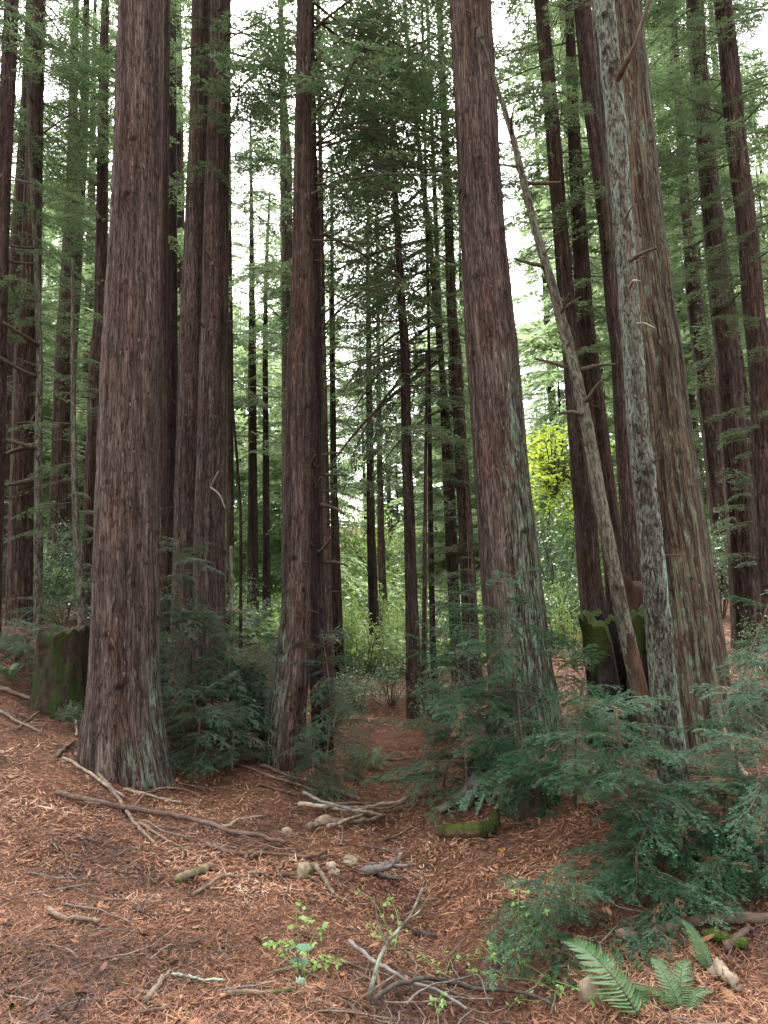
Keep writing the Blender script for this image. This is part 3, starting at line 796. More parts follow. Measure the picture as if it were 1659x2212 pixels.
tree('dark trunk with knobbly rings and leafy shoots, on the shady bank', 10.0,
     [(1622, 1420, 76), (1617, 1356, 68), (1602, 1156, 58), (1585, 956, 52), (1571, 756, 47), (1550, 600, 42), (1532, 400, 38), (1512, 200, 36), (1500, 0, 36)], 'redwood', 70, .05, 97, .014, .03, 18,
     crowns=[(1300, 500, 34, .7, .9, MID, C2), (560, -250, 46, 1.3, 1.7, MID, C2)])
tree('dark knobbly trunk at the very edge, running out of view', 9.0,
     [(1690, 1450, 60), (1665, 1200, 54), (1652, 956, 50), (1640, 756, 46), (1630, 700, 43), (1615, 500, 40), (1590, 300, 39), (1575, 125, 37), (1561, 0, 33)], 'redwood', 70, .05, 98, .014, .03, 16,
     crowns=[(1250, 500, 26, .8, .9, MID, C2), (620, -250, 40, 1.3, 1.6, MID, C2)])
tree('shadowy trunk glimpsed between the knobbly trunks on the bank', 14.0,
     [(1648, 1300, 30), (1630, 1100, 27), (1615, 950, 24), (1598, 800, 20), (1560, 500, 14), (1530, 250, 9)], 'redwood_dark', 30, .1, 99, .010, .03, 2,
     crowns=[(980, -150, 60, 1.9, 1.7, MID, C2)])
# --- left of the broad trunk
tree('reddish-brown trunk with scorched foot above the mossy stump', 10.5,
     [(42, 1400, 62), (44, 1356, 58), (45, 1256, 55), (47, 1106, 50), (50, 956, 47), (54, 756, 45), (66, 700, 42), (69, 500, 38), (75, 300, 31), (81, 150, 28), (86, 0, 24)], 'redwood', 64, .055, 100, .014, .03, 10,
     stubs=12, stub_y=(1100, 200), stub_L=(.15, .5), stub_az=(150, 380), crowns=[(900, 450, 14, 1.3, 1.2, BARE + MID, C2), (330, -200, 26, 1.6, 1.6, MID, C2)])
tree('dull red trunk cut by the picture edge, behind the one with scorched foot', 13.0,
     [(4, 1320, 50), (8, 1056, 44), (15, 756, 40), (32, 650, 36), (47, 400, 26), (56, 200, 18)], 'redwood', 44, .08, 101, .012, .03, 4,
     crowns=[(800, -250, 54, 1.7, 1.6, MID, C2)])
tree('leaning trunk vanishing off the edge high up, among dark boughs', 9.5,
     [(-30, 1500, 50), (-14, 1000, 44), (-6, 700, 40), (4, 400, 36), (20, 130, 30), (28, -60, 26)], 'redwood', 50, .07, 102, .012, .03, 5,
     crowns=[(700, -200, 30, 1.5, 1.6, MID, C2)])
tree('thin pale greenish pole standing beside the scorched-foot trunk', 9.8,
     [(84, 1360, 21), (83, 1256, 20), (83, 1006, 16), (86, 756, 13), (83, 700, 12), (78, 550, 11), (70, 425, 9), (62, 275, 6), (58, 120, 4)], 'grey_bark', 30, .08, 103, .005, .02, 5, top=1, name='pole_tree',
     stubs=10, stub_y=(1100, 400), stub_L=(.2, .6), stub_az=(150, 390), lich=lambda th, z, zof: .7 + 0 * th)
tree('dark trunk that forks into two stems against the pale sky', 15.0,
     [(127, 1275, 56), (128, 1225, 50), (132, 1100, 45), (136, 950, 46), (143, 756, 45), (151, 650, 43), (158, 500, 40), (156, 400, 25), (158, 250, 19), (162, 75, 14)], 'redwood', 50, .08, 104, .014, .04, 4,
     crowns=[(1180, 560, 46, 1.4, 1.5, BARE + MID, C2), (560, -250, 50, 1.9, 1.8, MID, C2)])
tree('second stem of the forking dark trunk', 15.2,
     [(150, 1275, 20), (152, 800, 22), (160, 560, 26), (170, 440, 24), (178, 350, 21), (182, 250, 18), (186, 50, 13)], 'redwood', 36, .09, 105, .010, .03, 2,
     crowns=[(420, -250, 34, 1.7, 1.7, MID, C2)])
tree('shaggy brown trunk hung with dead twigs, right behind the broad grey-brown one', 12.0,
     [(196, 1330, 36), (196, 1200, 34), (200, 1000, 31), (208, 756, 28), (216, 700, 27), (220, 500, 25), (223, 250, 22), (227, 0, 15)], 'redwood', 44, .07, 106, .014, .04, 12,
     stubs=12, stub_y=(900, 200), crowns=[(1150, 600, 26, 1.0, 1.0, BARE, C2), (520, -250, 40, 1.6, 1.6, MID, C2)])
tree('slender grey-brown trunk curving up behind the mossy stump', 9.2,
     [(179, 1400, 19), (178, 1340, 17), (166, 1180, 15), (160, 1000, 13), (158, 850, 10), (157, 700, 8), (156, 560, 5)], 'grey_bark', 28, .08, 107, .006, .02, 3, top=1,
     crowns=[(1280, 640, 30, .9, .6, BARE + MID, C2)], lich=lambda th, z, zof: .5 + 0 * th)

# ------------------------------------------------------------------ far trees: individuals that share a few meshes
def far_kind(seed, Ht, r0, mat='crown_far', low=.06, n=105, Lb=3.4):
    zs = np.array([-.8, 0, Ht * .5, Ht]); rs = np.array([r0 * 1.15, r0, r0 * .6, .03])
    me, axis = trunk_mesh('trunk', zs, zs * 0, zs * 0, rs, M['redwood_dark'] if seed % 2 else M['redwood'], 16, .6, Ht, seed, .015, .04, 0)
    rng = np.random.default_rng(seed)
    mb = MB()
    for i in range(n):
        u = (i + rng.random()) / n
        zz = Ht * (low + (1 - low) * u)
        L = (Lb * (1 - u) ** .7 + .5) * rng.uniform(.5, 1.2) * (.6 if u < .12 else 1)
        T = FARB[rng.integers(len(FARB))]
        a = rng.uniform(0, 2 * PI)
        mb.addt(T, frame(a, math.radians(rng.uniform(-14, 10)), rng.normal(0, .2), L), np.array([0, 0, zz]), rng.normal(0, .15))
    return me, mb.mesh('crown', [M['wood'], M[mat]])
FK = [far_kind(201, 28, .26), far_kind(202, 32, .32), far_kind(203, 24, .22), far_kind(204, 30, .28, low=.2), far_kind(205, 20, .18, low=.03, n=120, Lb=3.2), far_kind(206, 11, .10, low=.02, n=90, Lb=2.6), far_kind(207, 15, .13, low=.03, n=100, Lb=2.8)]
rng = np.random.default_rng(77)
far_spots, far_gap = [], []
for k in range(4000):
    Y = rng.uniform(20, 60); x = rng.uniform(-.62, .62) * Y
    if any((x - a) ** 2 + (Y - b) ** 2 < (1.9 + .035 * Y) ** 2 for a, b in far_spots): continue
    # clearings where the sky shows: only young trees grow there
    a = x / Y
    gap = -.245 < a < -.14 or -.10 < a < .10 or .12 < a < .23
    if gap and Y < (40 if -.10 < a < .10 else 30): continue
    far_spots.append((x, Y)); far_gap.append(gap)
    if len(far_spots) >= 68: break
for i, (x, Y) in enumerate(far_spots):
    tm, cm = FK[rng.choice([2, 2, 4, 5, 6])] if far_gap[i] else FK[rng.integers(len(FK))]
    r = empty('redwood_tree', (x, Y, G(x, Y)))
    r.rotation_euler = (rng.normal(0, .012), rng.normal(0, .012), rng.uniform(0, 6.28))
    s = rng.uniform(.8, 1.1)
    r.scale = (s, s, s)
    tag(r, 'slender redwood with green crown coloured as if lit, one of many in the distant wood', 'tree', 'trees of the distant wood')
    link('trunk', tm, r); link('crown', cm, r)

# ------------------------------------------------------------------ ground
def build_ground():
    def axis(a, b, fine0, fine1, step, nout):
        mid = np.arange(fine0, fine1 + 1e-6, step)
        k = np.linspace(0, 1, nout)[1:] ** 2.6
        return np.concatenate([(fine0 - (fine0 - a) * k)[::-1], mid, fine1 + (b - fine1) * k])
    xs = axis(-260, 260, -4.6, 4.6, .04, 60)
    ys = axis(-60, 320, 1.8, 11, .04, 70)
    X, Yg = np.meshgrid(xs, ys)
    Z = gz(X.ravel(), Yg.ravel())
    V = np.c_[X.ravel(), Yg.ravel(), Z]
    nx = len(xs)
    i = np.arange(len(ys) - 1)[:, None] * nx; j = np.arange(nx - 1)[None]
    q = np.stack([i + j, i + j + 1, i + nx + j + 1, i + nx + j], -1).reshape(-1, 4)
    o = link('ground', make_mesh('ground', V, q, None, [M['ground']], smooth=True))
    o['kind'] = 'structure'
build_ground()

def ground_normal(x, y, e=.12):
    zx = (gz0(x + e, y) - gz0(x - e, y)) / (2 * e); zy = (gz0(x, y + e) - gz0(x, y - e)) / (2 * e)
    return unit(np.c_[-zx, -zy, np.ones(len(zx))])

def litter():
    rng = np.random.default_rng(5)
    mb = MB()
    def band(n, y0, y1, Lr, Wr, tilt):
        u = rng.random(n)
        Y = 1 / (1 / y0 + (1 / y1 - 1 / y0) * u)          # even in the picture
        x = rng.uniform(-.60, .60, n) * Y
        z = gz(x, Y)
        nn = unit(ground_normal(x, Y) + rng.normal(0, tilt, (n, 3)))
        a = rng.uniform(0, 2 * PI, n)
        d = np.c_[np.cos(a), np.sin(a), np.zeros(n)]
        d = unit(d - nn * (d * nn).sum(1)[:, None])
        L = rng.uniform(*Lr, n) * rng.choice([.6, 1, 1.5], n, p=[.4, .45, .15]); Wd = rng.uniform(*Wr, n)
        patch = fbm(np.c_[x * 2.2, Y * 2.2, x * 0], 3, 21)
        r = np.clip(rng.beta(2.2, 1.9, n) + (patch - .52) * 1.0, 0, 1)
        s = unit(np.cross(nn, d))
        lift = rng.uniform(.002, .018, n)
        P = np.c_[x, Y, z + lift]
        curl = rng.uniform(-.1, .35, n)[:, None] * L[:, None]
        k = np.array([0, .33, .7, 1.0]); wk = np.array([.35, 1, .85, .1])
        V = np.empty((n, 8, 3))
        for i_ in range(4):
            c = P + d * (L * k[i_])[:, None] + nn * curl * (k[i_] - .5) ** 2
            V[:, 2 * i_] = c + s * (Wd * wk[i_] * .5)[:, None]
            V[:, 2 * i_ + 1] = c - s * (Wd * wk[i_] * .5)[:, None]
        b = (np.arange(n) * 8)[:, None, None]
        f = b + np.array([[0, 2, 3, 1], [2, 4, 5, 3], [4, 6, 7, 5]])[None]
        mb.add(V.reshape(-1, 3), f.reshape(-1, 4), r=np.repeat(r, 8))
    band(110000, 2.3, 4.5, (.018, .060), (.0018, .0048), .36)
    band(52000, 4.5, 8.5, (.028, .075), (.0035, .0095), .30)
    band(14000, 8.5, 14, (.05, .12), (.009, .02), .25)
    band(2600, 2.3, 9, (.03, .075), (.010, .028), .35)
    o = mb.build('needle_litter', [M['litter']])
    o['kind'] = 'stuff'; o['label'] = 'rust brown redwood needles and leaf scraps covering the ground'
litter()

def twig_litter():
    rng = np.random.default_rng(8)
    mb = MB()
    for i in range(520):
        u = rng.random(); Y = 1 / (1 / 2.4 + (1 / 12 - 1 / 2.4) * u); x = rng.uniform(-.58, .58) * Y
        if x > .22 * Y and Y > 4.5: continue
        L = rng.uniform(.06, .38) * (1 + Y * .08); a = rng.uniform(0, PI)
        t = np.linspace(-.5, .5, 5)
        px = x + np.cos(a) * L * t - np.sin(a) * L * .1 * np.sin(t * 5 + i); py = Y + np.sin(a) * L * t + np.cos(a) * L * .1 * np.sin(t * 5 + i)
        z = gz(px, py) + .010
        z = z * .5 + z.max() * .5
        v, q, f = tube(np.c_[px, py, z], rng.uniform(.0015, .0045) * (1 + Y * .06) * (1 - .5 * (t + .5)), 4)
        mb.add(v, q, f, mi=int(rng.integers(3)))
    o = mb.build('twig_litter', [M['stick'], M['stick_grey'], M['stick_red']])
    o['kind'] = 'stuff'; o['label'] = 'thin broken twigs strewn over the needle floor'
twig_litter()

# ------------------------------------------------------------------ fallen branches and logs, measured on the ground
def stick(label, pts, dia, mat='stick', name='fallen_branch', cat='branch', lift=0.0, group=None, taper=.6, rough=.07, seed=None, twigs=0, raise_=None, sides=8, n=None):
    """pts picture points on the ground; dia in picture units"""
    seed = abs(hash(label)) % 9973 if seed is None else seed
    seed = sum(ord(c) * (i + 1) for i, c in enumerate(label)) % 9973
    rng = np.random.default_rng(seed)
    P = np.array([hit(*p[:2]) for p in pts])
    d0 = axial(P.mean(0))
    r0 = dia * 1.08 * d0 / F0 / 2
    if raise_ is not None: P[:, 2] += np.array(raise_)
    n = n or max(8, 5 * len(pts))
    Q = smooth_path(P, n)
    g = gz(Q[:, 0], Q[:, 1]) + r0 * .7 + .012 + lift
    if raise_ is None:
        # lies on the bumps rather than following them
        k = np.ones(3) / 3
        s = np.convolve(np.pad(g, 1, mode='edge'), k, 'valid')
        Q[:, 2] = np.maximum(s, g - r0 * .3)
    else:
        Q[:, 2] = np.maximum(Q[:, 2], g)
    Q[1:-1] += rng.normal(0, r0 * .18, (n - 2, 3))
    t = np.linspace(0, 1, n)
    R = r0 * (1 - (1 - taper) * t) * (1 + .10 * (fbm(np.c_[t * 6, t * 0, t * 0], 2, seed) - .5))
    c = Q[0].copy()
    v, q, f = tube(Q - c, R, sides, rough, rng)
    mb = MB(); mb.add(v, q, f)
    if twigs == 0:
        o = mb.build(name, [M[mat]], smooth=True); o.location = c
        return tag(o, label, cat, group)
    root = empty(name, c); tag(root, label, cat, group)
    mb.build('stem', [M[mat]], root, True)
    for i in range(twigs):
        u = rng.uniform(.2, .95); p = np.array([np.interp(u, t, Q[:, k]) for k in range(3)]) - c
        a = rng.uniform(0, 2 * PI); L = rng.uniform(.12, .4)
        tt = np.linspace(0, 1, 5)[:, None]
        tp = p + tt * np.array([math.cos(a) * L, math.sin(a) * L, rng.uniform(-.02, .15) * L]) + np.c_[tt * 0, tt * 0, -.05 * tt ** 2 * L]
        v, q, f = tube(tp, r0 * .35 * (1 - .7 * tt[:, 0]), 5)
        tb = MB(); tb.add(v, q, f); tb.build('twig', [M[mat]], root, True)
    return root

stick('longest fallen branch, brown, with a pale snapped end, lying across the open slope', [(120, 1723), (200, 1743), (300, 1763), (400, 1783), (490, 1803), (575, 1823), (622, 1831)], 12, 'stick_red', lift=.015, twigs=2)
stick('crooked tan branch running downhill under the longest branch', [(163, 1633), (210, 1678), (250, 1723), (275, 1768), (310, 1808), (335, 1830)], 9, 'stick')
stick('straight tan branch lying just uphill of the crooked one', [(135, 1643), (190, 1673), (240, 1708), (268, 1728)], 7, 'stick_pale')
stick('thin arching branch bowed over the needles below the broad trunk', [(280, 1755), (310, 1723), (350, 1708), (400, 1713), (432, 1727)], 5, 'stick')
stick('short pale branch pointing out beneath the arching one', [(265, 1713), (325, 1726), (392, 1739)], 7, 'stick_pale')
stick('brown branch fork continuing below the longest branch', [(300, 1783), (350, 1816), (402, 1844)], 6, 'stick')
stick('wispy grey twig beside the longest branch', [(320, 1778), (360, 1803), (425, 1816)], 3.5, 'stick_grey')
stick('yellowish curved branch with upturned end above the sawn middle of the longest branch', [(455, 1793), (490, 1791), (520, 1776), (566, 1770)], 8, 'stick_pale')
stick('wavy reddish branch winding over the floor toward the mossy rock', [(445, 1828), (475, 1843), (520, 1853), (600, 1854), (670, 1859), (708, 1842)], 9, 'stick_red', twigs=1)
stick('short reddish stub crossing the wavy branch', [(541, 1862), (560, 1850), (580, 1838)], 9, 'stick_red')
stick('stubby rotten log piece with mossy end and an orange leaf on top', [(380, 1914), (420, 1899), (458, 1882)], 17, 'stick_moss', 'log_piece', 'log', taper=.8)
stick('bent brown branch in the open needles above the green seedling', [(415, 1943), (440, 1928), (480, 1903), (535, 1896), (576, 1893)], 8, 'stick')
stick('low brown branch touching the mossy rock from uphill', [(605, 1893), (650, 1898), (690, 1914)], 9, 'stick_red')
stick('thick short branch leaning beside the mossy rock', [(680, 1878), (700, 1908), (721, 1941)], 12, 'stick')
stick('long whip-like branch curving down the path and hooking at its end', [(520, 1658), (600, 1688), (665, 1708), (715, 1733), (737, 1763), (740, 1800), (737, 1830)], 5.5, 'stick')
stick('straight branch lying above the whip-like one near the sprouts', [(565, 1660), (600, 1673), (642, 1690)], 8, 'stick_red')
stick('short dark branch with curled tip between the sprouts and the whip-like branch', [(553, 1706), (562, 1700), (600, 1712), (640, 1722)], 6, 'stick_red')
stick('pale pole on top of the brush pile in the path', [(645, 1760), (700, 1765), (760, 1773), (832, 1784)], 10, 'stick_pale', lift=.06)
stick('brown pole crossing low in the brush pile', [(665, 1800), (715, 1790), (770, 1786), (830, 1778)], 12, 'stick', lift=.02)
stick('thin white pole in the brush pile', [(708, 1806), (740, 1795), (785, 1778)], 8, 'stick_pale', lift=.05)
stick('grey pole slanting over the brush pile', [(655, 1738), (700, 1760), (760, 1778)], 8, 'stick_grey', lift=.08)
stick('dark pole at the back of the brush pile', [(680, 1757), (760, 1752), (862, 1747)], 9, 'stick_red', lift=.04)
stick('pale branch poking from the brush pile toward the mossy log', [(770, 1775), (820, 1760), (882, 1742)], 10, 'stick_pale', lift=.05)
stick('tan branch lying in front of the brush pile', [(700, 1770), (780, 1768), (875, 1758)], 8, 'stick', lift=.07)
stick('curved brown branch just uphill of the brush pile', [(713, 1709), (745, 1720), (778, 1735)], 10, 'stick')
stick('grey-brown branch at the top of the slope by the mossy stump', [(0, 1493), (50, 1510), (115, 1525), (168, 1534)], 9, 'stick', twigs=1)
stick('thin forked branch on the bare slope under the mossy stump', [(0, 1540), (40, 1566), (92, 1589)], 7, 'stick', twigs=2)
stick('orange-brown bent branch beside the foot of the broad trunk', [(140, 1543), (162, 1563), (166, 1595)], 7, 'stick_pale')
stick('short reddish branch pointing at the foot of the broad trunk', [(121, 1643), (140, 1624), (161, 1606)], 9, 'stick_red')
stick('thin branch propped between two others on the bare slope', [(38, 1577), (70, 1553), (103, 1532)], 4, 'stick')
stick('gnarled broken branch alone in the open needles', [(103, 1972), (120, 1985), (135, 1993), (170, 1996), (216, 2000)], 12, 'stick', taper=.7)
stick('thin straight grey twig above the gnarled broken branch', [(140, 1960), (215, 1973), (282, 2001)], 3.5, 'stick_grey')
stick('small charred stick in the open needles', [(289, 1968), (299, 1975), (312, 1984)], 9, 'stick_dark')
stick('thick rotten branch end near the bottom edge', [(313, 2172), (345, 2134), (367, 2112)], 13, 'stick', taper=.7)
stick('pale branch with white lichen tufts joined to the rotten branch end', [(370, 2115), (425, 2125), (488, 2129)], 8, 'stick_lichen')
stick('mossy dark branch lying under the broad-leaved seedling', [(490, 2158), (540, 2157), (590, 2153), (642, 2148)], 10, 'stick_moss')
stick('straight grey twig above the mossy dark branch', [(470, 2150), (540, 2141), (600, 2128)], 5, 'stick_grey')
stick('long light brown branch behind the broad-leaved seedling', [(580, 2113), (650, 2095), (710, 2090), (766, 2092)], 6, 'stick')
stick('flat dull branch close to the bottom edge', [(298, 2196), (340, 2192), (388, 2193)], 8, 'stick_red')
stick('short grey twig on the open needles', [(324, 2081), (347, 2064), (371, 2048)], 4, 'stick_grey')
stick('grey forked branch sloping into the tangle by the bottom edge', [(755, 2058), (790, 2090), (830, 2118), (880, 2153), (955, 2178), (1010, 2212)], 9, 'stick_grey', lift=.04, twigs=1)
stick('dark bowed branch of the tangle by the bottom edge', [(810, 2200), (850, 2168), (895, 2157), (955, 2153), (1030, 2172), (1110, 2176), (1170, 2194), (1192, 2210)], 10, 'stick_dark', lift=.05, twigs=2)
stick('wiry grey stem crossing the tangle', [(880, 2210), (960, 2160), (1030, 2140), (1060, 2212)], 4, 'stick_grey', lift=.06)
stick('thin brown stem lying through the tangle', [(830, 2190), (900, 2190), (1000, 2195), (1090, 2205)], 4, 'stick', lift=.03)
stick('long dark log along the bank below the sprouts', [(1333, 2034), (1430, 2021), (1530, 2006), (1670, 1999)], 19, 'stick_red', 'fallen_log', 'log', taper=1.15, rough=.06)
stick('split reddish board propped beside the mossy log chunk', [(1568, 2072), (1596, 2050), (1627, 2028)], 17, 'stick_red', 'wood_shard', 'wood', lift=.02)
stick('moss-covered log chunk just below the long dark log', [(1528, 2032), (1565, 2046), (1615, 2060)], 23, 'moss_log', 'log_piece', 'log', taper=.9)
stick('pale crumbling chunk of wood beside the fern on the bank', [(1543, 2110), (1568, 2130), (1597, 2153)], 29, 'stick_pale', 'wood_shard', 'wood', taper=.6, rough=.14)
stick('little mossy log peeping out under the low sprouts', [(1195, 2036), (1215, 2037), (1242, 2042)], 15, 'moss_log', 'log_piece', 'log', taper=.9)
stick('dark bark shard lying flat beside the upright stick', [(893, 2022), (915, 2026), (942, 2030)], 11, 'stick_dark', 'wood_shard', 'wood')
stick('lichen-tufted stick leaning on the root stump', [(1030, 1764), (1050, 1738), (1078, 1706)], 7, 'stick_lichen', raise_=[0, .12, .32])
stick('brown stick leaning higher on the root stump', [(1053, 1716), (1066, 1698), (1082, 1676)], 8, 'stick_red', raise_=[.25, .33, .42])
stick('old brown log half under the sprouts on the bank', [(1503, 1850), (1565, 1826), (1662, 1790)], 21, 'stick', 'fallen_log', 'log')
stick('broken brown stake leaning on the massive greenish trunk', [(1612, 1690), (1587, 1655), (1560, 1617)], 10, 'stick', raise_=[.0, .12, .25])
stick('bent branch arching over the needles under the sprouts', [(905, 1728), (950, 1718), (1007, 1702)], 7, 'stick_dark')
stick('dry stick on the far part of the path', [(830, 1642), (865, 1645), (895, 1640)], 4, 'stick')
stick('dark stick across the far part of the path', [(800, 1688), (860, 1690), (905, 1684)], 4, 'stick_dark')
stick('curving root-like branch in the path beyond the brush pile', [(880, 1760), (900, 1740), (893, 1712)], 5, 'stick')
stick('two-foot brown stick in the duff below the brush pile', [(830, 1818), (865, 1805), (890, 1788)], 5, 'stick')

# ------------------------------------------------------------------ mossy log with an upturned limb
def lumpy(name, P, R, mat, parent=None, rough=.12, seed=1, sides=12):
    rng = np.random.default_rng(seed)
    v, q, f = tube(P, R, sides, rough, rng)
    mb = MB(); mb.add(v, q, f)
    return mb.build(name, [mat], parent, True)

p0, p1, p2 = hit(945, 1806), hit(1005, 1808), hit(1066, 1806)
root = empty('mossy_log', p1)
tag(root, 'L-shaped rotten log with bright moss on its upturned limb', 'log')
rg = np.random.default_rng(12)
Q = smooth_path([p0 + [0, 0, .035], p1 + [0, 0, .045], p2 + [0, 0, .045]], 34) - p1
lumpy('trunk', Q, (.046 + .010 * fbm(np.c_[np.arange(34) * .35, np.zeros(34), np.zeros(34)], 2, 4)) * np.where(np.arange(34) < 3, .6, 1), M['old_log'], root, .13, 3, 18)
a = p2 - p1
lumpy('limb', smooth_path([a + [-.10, 0, .05], a + [-.03, 0, .06], a + [.015, 0, .11], a + [.03, .01, .19]], 26), np.linspace(.056, .030, 26) * (1 + rg.normal(0, .10, 26)), M['moss'], root, .16, 5, 18)
lumpy('splinter', smooth_path([a + [.02, 0, .15], a + [.035, .01, .20], a + [.05, .01, .235]], 6), np.linspace(.022, .006, 6), M['stick'], root, .2, 6, 7)

# weathered driftwood
p = hit(815, 1893)
root = empty('weathered_root', p)
tag(root, 'grey weathered piece of root wood with splintered end, next to the rocks', 'wood')
lumpy('root', smooth_path([[-.22, .05, .015], [-.12, 0, .03], [.0, .0, .045], [.12, .06, .07], [.18, .10, .11]], 30), np.interp(np.linspace(0, 1, 30), [0, .12, .4, .8, 1], [.006, .028, .036, .022, .007]), M['driftwood'], root, .22, 7, 11)
lumpy('prong', smooth_path([[.04, 0, .05], [.12, -.01, .09], [.14, .03, .17]], 12), np.linspace(.018, .004, 12), M['driftwood'], root, .2, 8, 8)
lumpy('prong', smooth_path([[.08, .03, .06], [.2, .02, .06], [.26, -.01, .09]], 12), np.linspace(.016, .004, 12), M['driftwood'], root, .2, 10, 8)
lumpy('prong', smooth_path([[0, 0, .02], [.1, -.07, .015], [.17, -.10, .01]], 12), np.linspace(.022, .006, 12), M['stick_dark'], root, .2, 9, 8)

# rocks
def rock(label, px, py, sx, sy, sz, mat, seed):
    p = hit(px, py)
    rng = np.random.default_rng(seed)
    nu, nv = 22, 14
    th = np.arange(nu) * 2 * PI / nu; ph = np.linspace(.02, PI - .02, nv)
    TH, PH = np.meshgrid(th, ph)
    d = np.c_[(np.cos(TH) * np.sin(PH)).ravel(), (np.sin(TH) * np.sin(PH)).ravel(), np.cos(PH).ravel()]
    cut = np.ones(len(d))
    for _ in range(9):
        nn = unit(rng.normal(0, 1, 3)); c = rng.uniform(.62, .95)
        cut = np.minimum(cut, c / np.maximum(d @ nn, .01))
    rr = np.minimum(cut, 1) * (1 + .10 * (fbm(d * 3 + seed, 3, seed) - .5))
    V = d * rr[:, None] * [sx, sy, sz]
    i = np.arange(nv - 1)[:, None] * nu; j = np.arange(nu)[None]; j2 = (j + 1) % nu
    q = np.stack([i + j, i + nu + j, i + nu + j2, i + j2], -1).reshape(-1, 4)
    o = link('rock', make_mesh('rock', V, q, None, [M[mat]], smooth=True))
    o.location = (p[0], p[1], p[2] + sz * .12)
    o.rotation_euler = (0, 0, rng.uniform(0, 3))
    tag(o, label, 'rock')
rock('rounded tan rock with a dark moss patch', 655, 1893, .085, .07, .085, 'rock_moss', 1)
rock('flat yellowish stone sunk in the needles above the small pale one', 757, 1860, .09, .06, .035, 'rock', 2)
rock('small pale stone near the mossy rock', 714, 1872, .045, .04, .035, 'rock_pale', 3)
rock('flat tan stone just below the small pale one', 722, 1886, .05, .045, .025, 'rock', 4)
rock('greenish stone half buried uphill of the wavy branch', 619, 1803, .06, .05, .05, 'rock_moss', 5)
rock('tan oblong stone under the bright briar leaves', 1277, 2156, .055, .05, .10, 'rock', 6)
rock('dark mossy stone at the front of the brush pile', 700, 1785, .11, .08, .08, 'rock_moss', 7)

# ------------------------------------------------------------------ stumps
def char_moss():
    m, nt = new_mat('charred_mossy_wood'); n = N(nt)
    co = n('TexCoord').outputs['Object']
    f = n.noise(n.mapping(co, (1, 1, .25)), 16, 5, .7, .3)
    col = n.ramp(f, [(.35, (.004, .004, .004)), (.62, (.030, .022, .017))])
    z = n('SeparateXYZ', Vector=co).outputs[2]
    g = n.math('ADD', z, n.math('MULTIPLY', n.math('SUBTRACT', n.noise(co, 4.5, 4, .65), .5), 1.5))
    mm = sstep(n, g, .72, .95)
    gr = n.noise(co, 70, 2)
    col = n.mix(mm, col, n.mix(n.noise(co, 26, 4, .7), (.006, .008, .003), (.050, .064, .012)))
    n.out(n.bsdf(col, .95, n.bump(n.math('ADD', f, n.math('MULTIPLY', n.math('MULTIPLY', gr, mm), .8)), 1.0, .04), .1))
    return m
M['char_moss'] = char_moss()

def ring_stump(name, label, px, py, Y, r, h, mat, seed, rim_amp=.2, hollow=None, lean=0.0, base=None, moss=True, gap=None):
    P = at(px, py, Y); g = G(P[0], P[1]) if base is None else base
    root = empty(name, (P[0], P[1], g)); tag(root, label, 'stump')
    nt, nz = 64, 26
    th = np.arange(nt) * 2 * PI / nt
    hh = h * (1 - rim_amp + rim_amp * 1.6 * (fbm(np.c_[np.cos(th) * 1.7 + seed, np.sin(th) * 1.7, th * 0], 3, seed)))
    if gap is not None:
        d = (th - gap[0] + PI) % (2 * PI) - PI
        hh = hh * (1 - gap[2] * np.exp(-(d / gap[1]) ** 2))
    def shell(rad, z0=-.4):
        u = np.linspace(0, 1, nz)
        Zs = z0 + (hh[None] - z0) * u[:, None]
        n1 = fbm(np.c_[np.tile(np.cos(th) * 3, nz), np.tile(np.sin(th) * 3, nz), Zs.ravel() * 1.2], 3, seed + 3).reshape(nz, nt)
        R = rad * (1 + .25 * np.exp(-np.clip(Zs, 0, 9) / .25)) * (1 + .5 * (n1 - .5)) * (1 + .5 * (fbm(np.c_[np.tile(np.cos(th) * 1.3 + seed, nz), np.tile(np.sin(th) * 1.3, nz), Zs.ravel() * .6], 2, seed + 8).reshape(nz, nt) - .5)) * (1 + .10 * (fbm(np.c_[np.tile(np.cos(th) * 9, nz), np.tile(np.sin(th) * 9, nz), Zs.ravel() * 5], 2, seed + 5).reshape(nz, nt) - .5))
        return np.stack([np.cos(th)[None] * R + lean * Zs, np.sin(th)[None] * R, Zs], -1)
    def quads(nz_, flip=False):
        i = np.arange(nz_ - 1)[:, None] * nt; j = np.arange(nt)[None]; j2 = (j + 1) % nt
        q = np.stack([i + j, i + j2, i + nt + j2, i + nt + j], -1).reshape(-1, 4)
        return q[:, ::-1] if flip else q
    o = shell(r)
    if hollow is None:
        c = o[-1].mean(0)
        top = np.stack([c + (o[-1] - c) * k + np.array([0, 0, .02 * (1 - k)]) for k in (1, .92, .75, .5, .25, .02)])
        V = np.concatenate([o, top[1:]]).reshape(-1, 3)
        mb = MB(); mb.add(V, quads(nz + 5))
        mb.build('bark', [mat], root, True)
    else:
        mb = MB(); mb.add(o.reshape(-1, 3), quads(nz)); mb.build('bark', [mat], root, True)
        inn = shell(r * .72)
        V = np.concatenate([o[-1:], (o[-1:] + inn[-1:]) / 2 + np.stack([0 * th, 0 * th, .02 + .07 * fbm(np.c_[np.cos(th) * 6, np.sin(th) * 6, th * 0], 2, seed + 40)], -1)[None], inn[-1:]]).reshape(-1, 3)
        mb = MB(); mb.add(V, quads(3)); mb.build('rim', [M['moss']], root, True)
        mb = MB(); mb.add(inn.reshape(-1, 3), quads(nz, True)); mb.build('hollow', [hollow], root, True)
    return root, hh
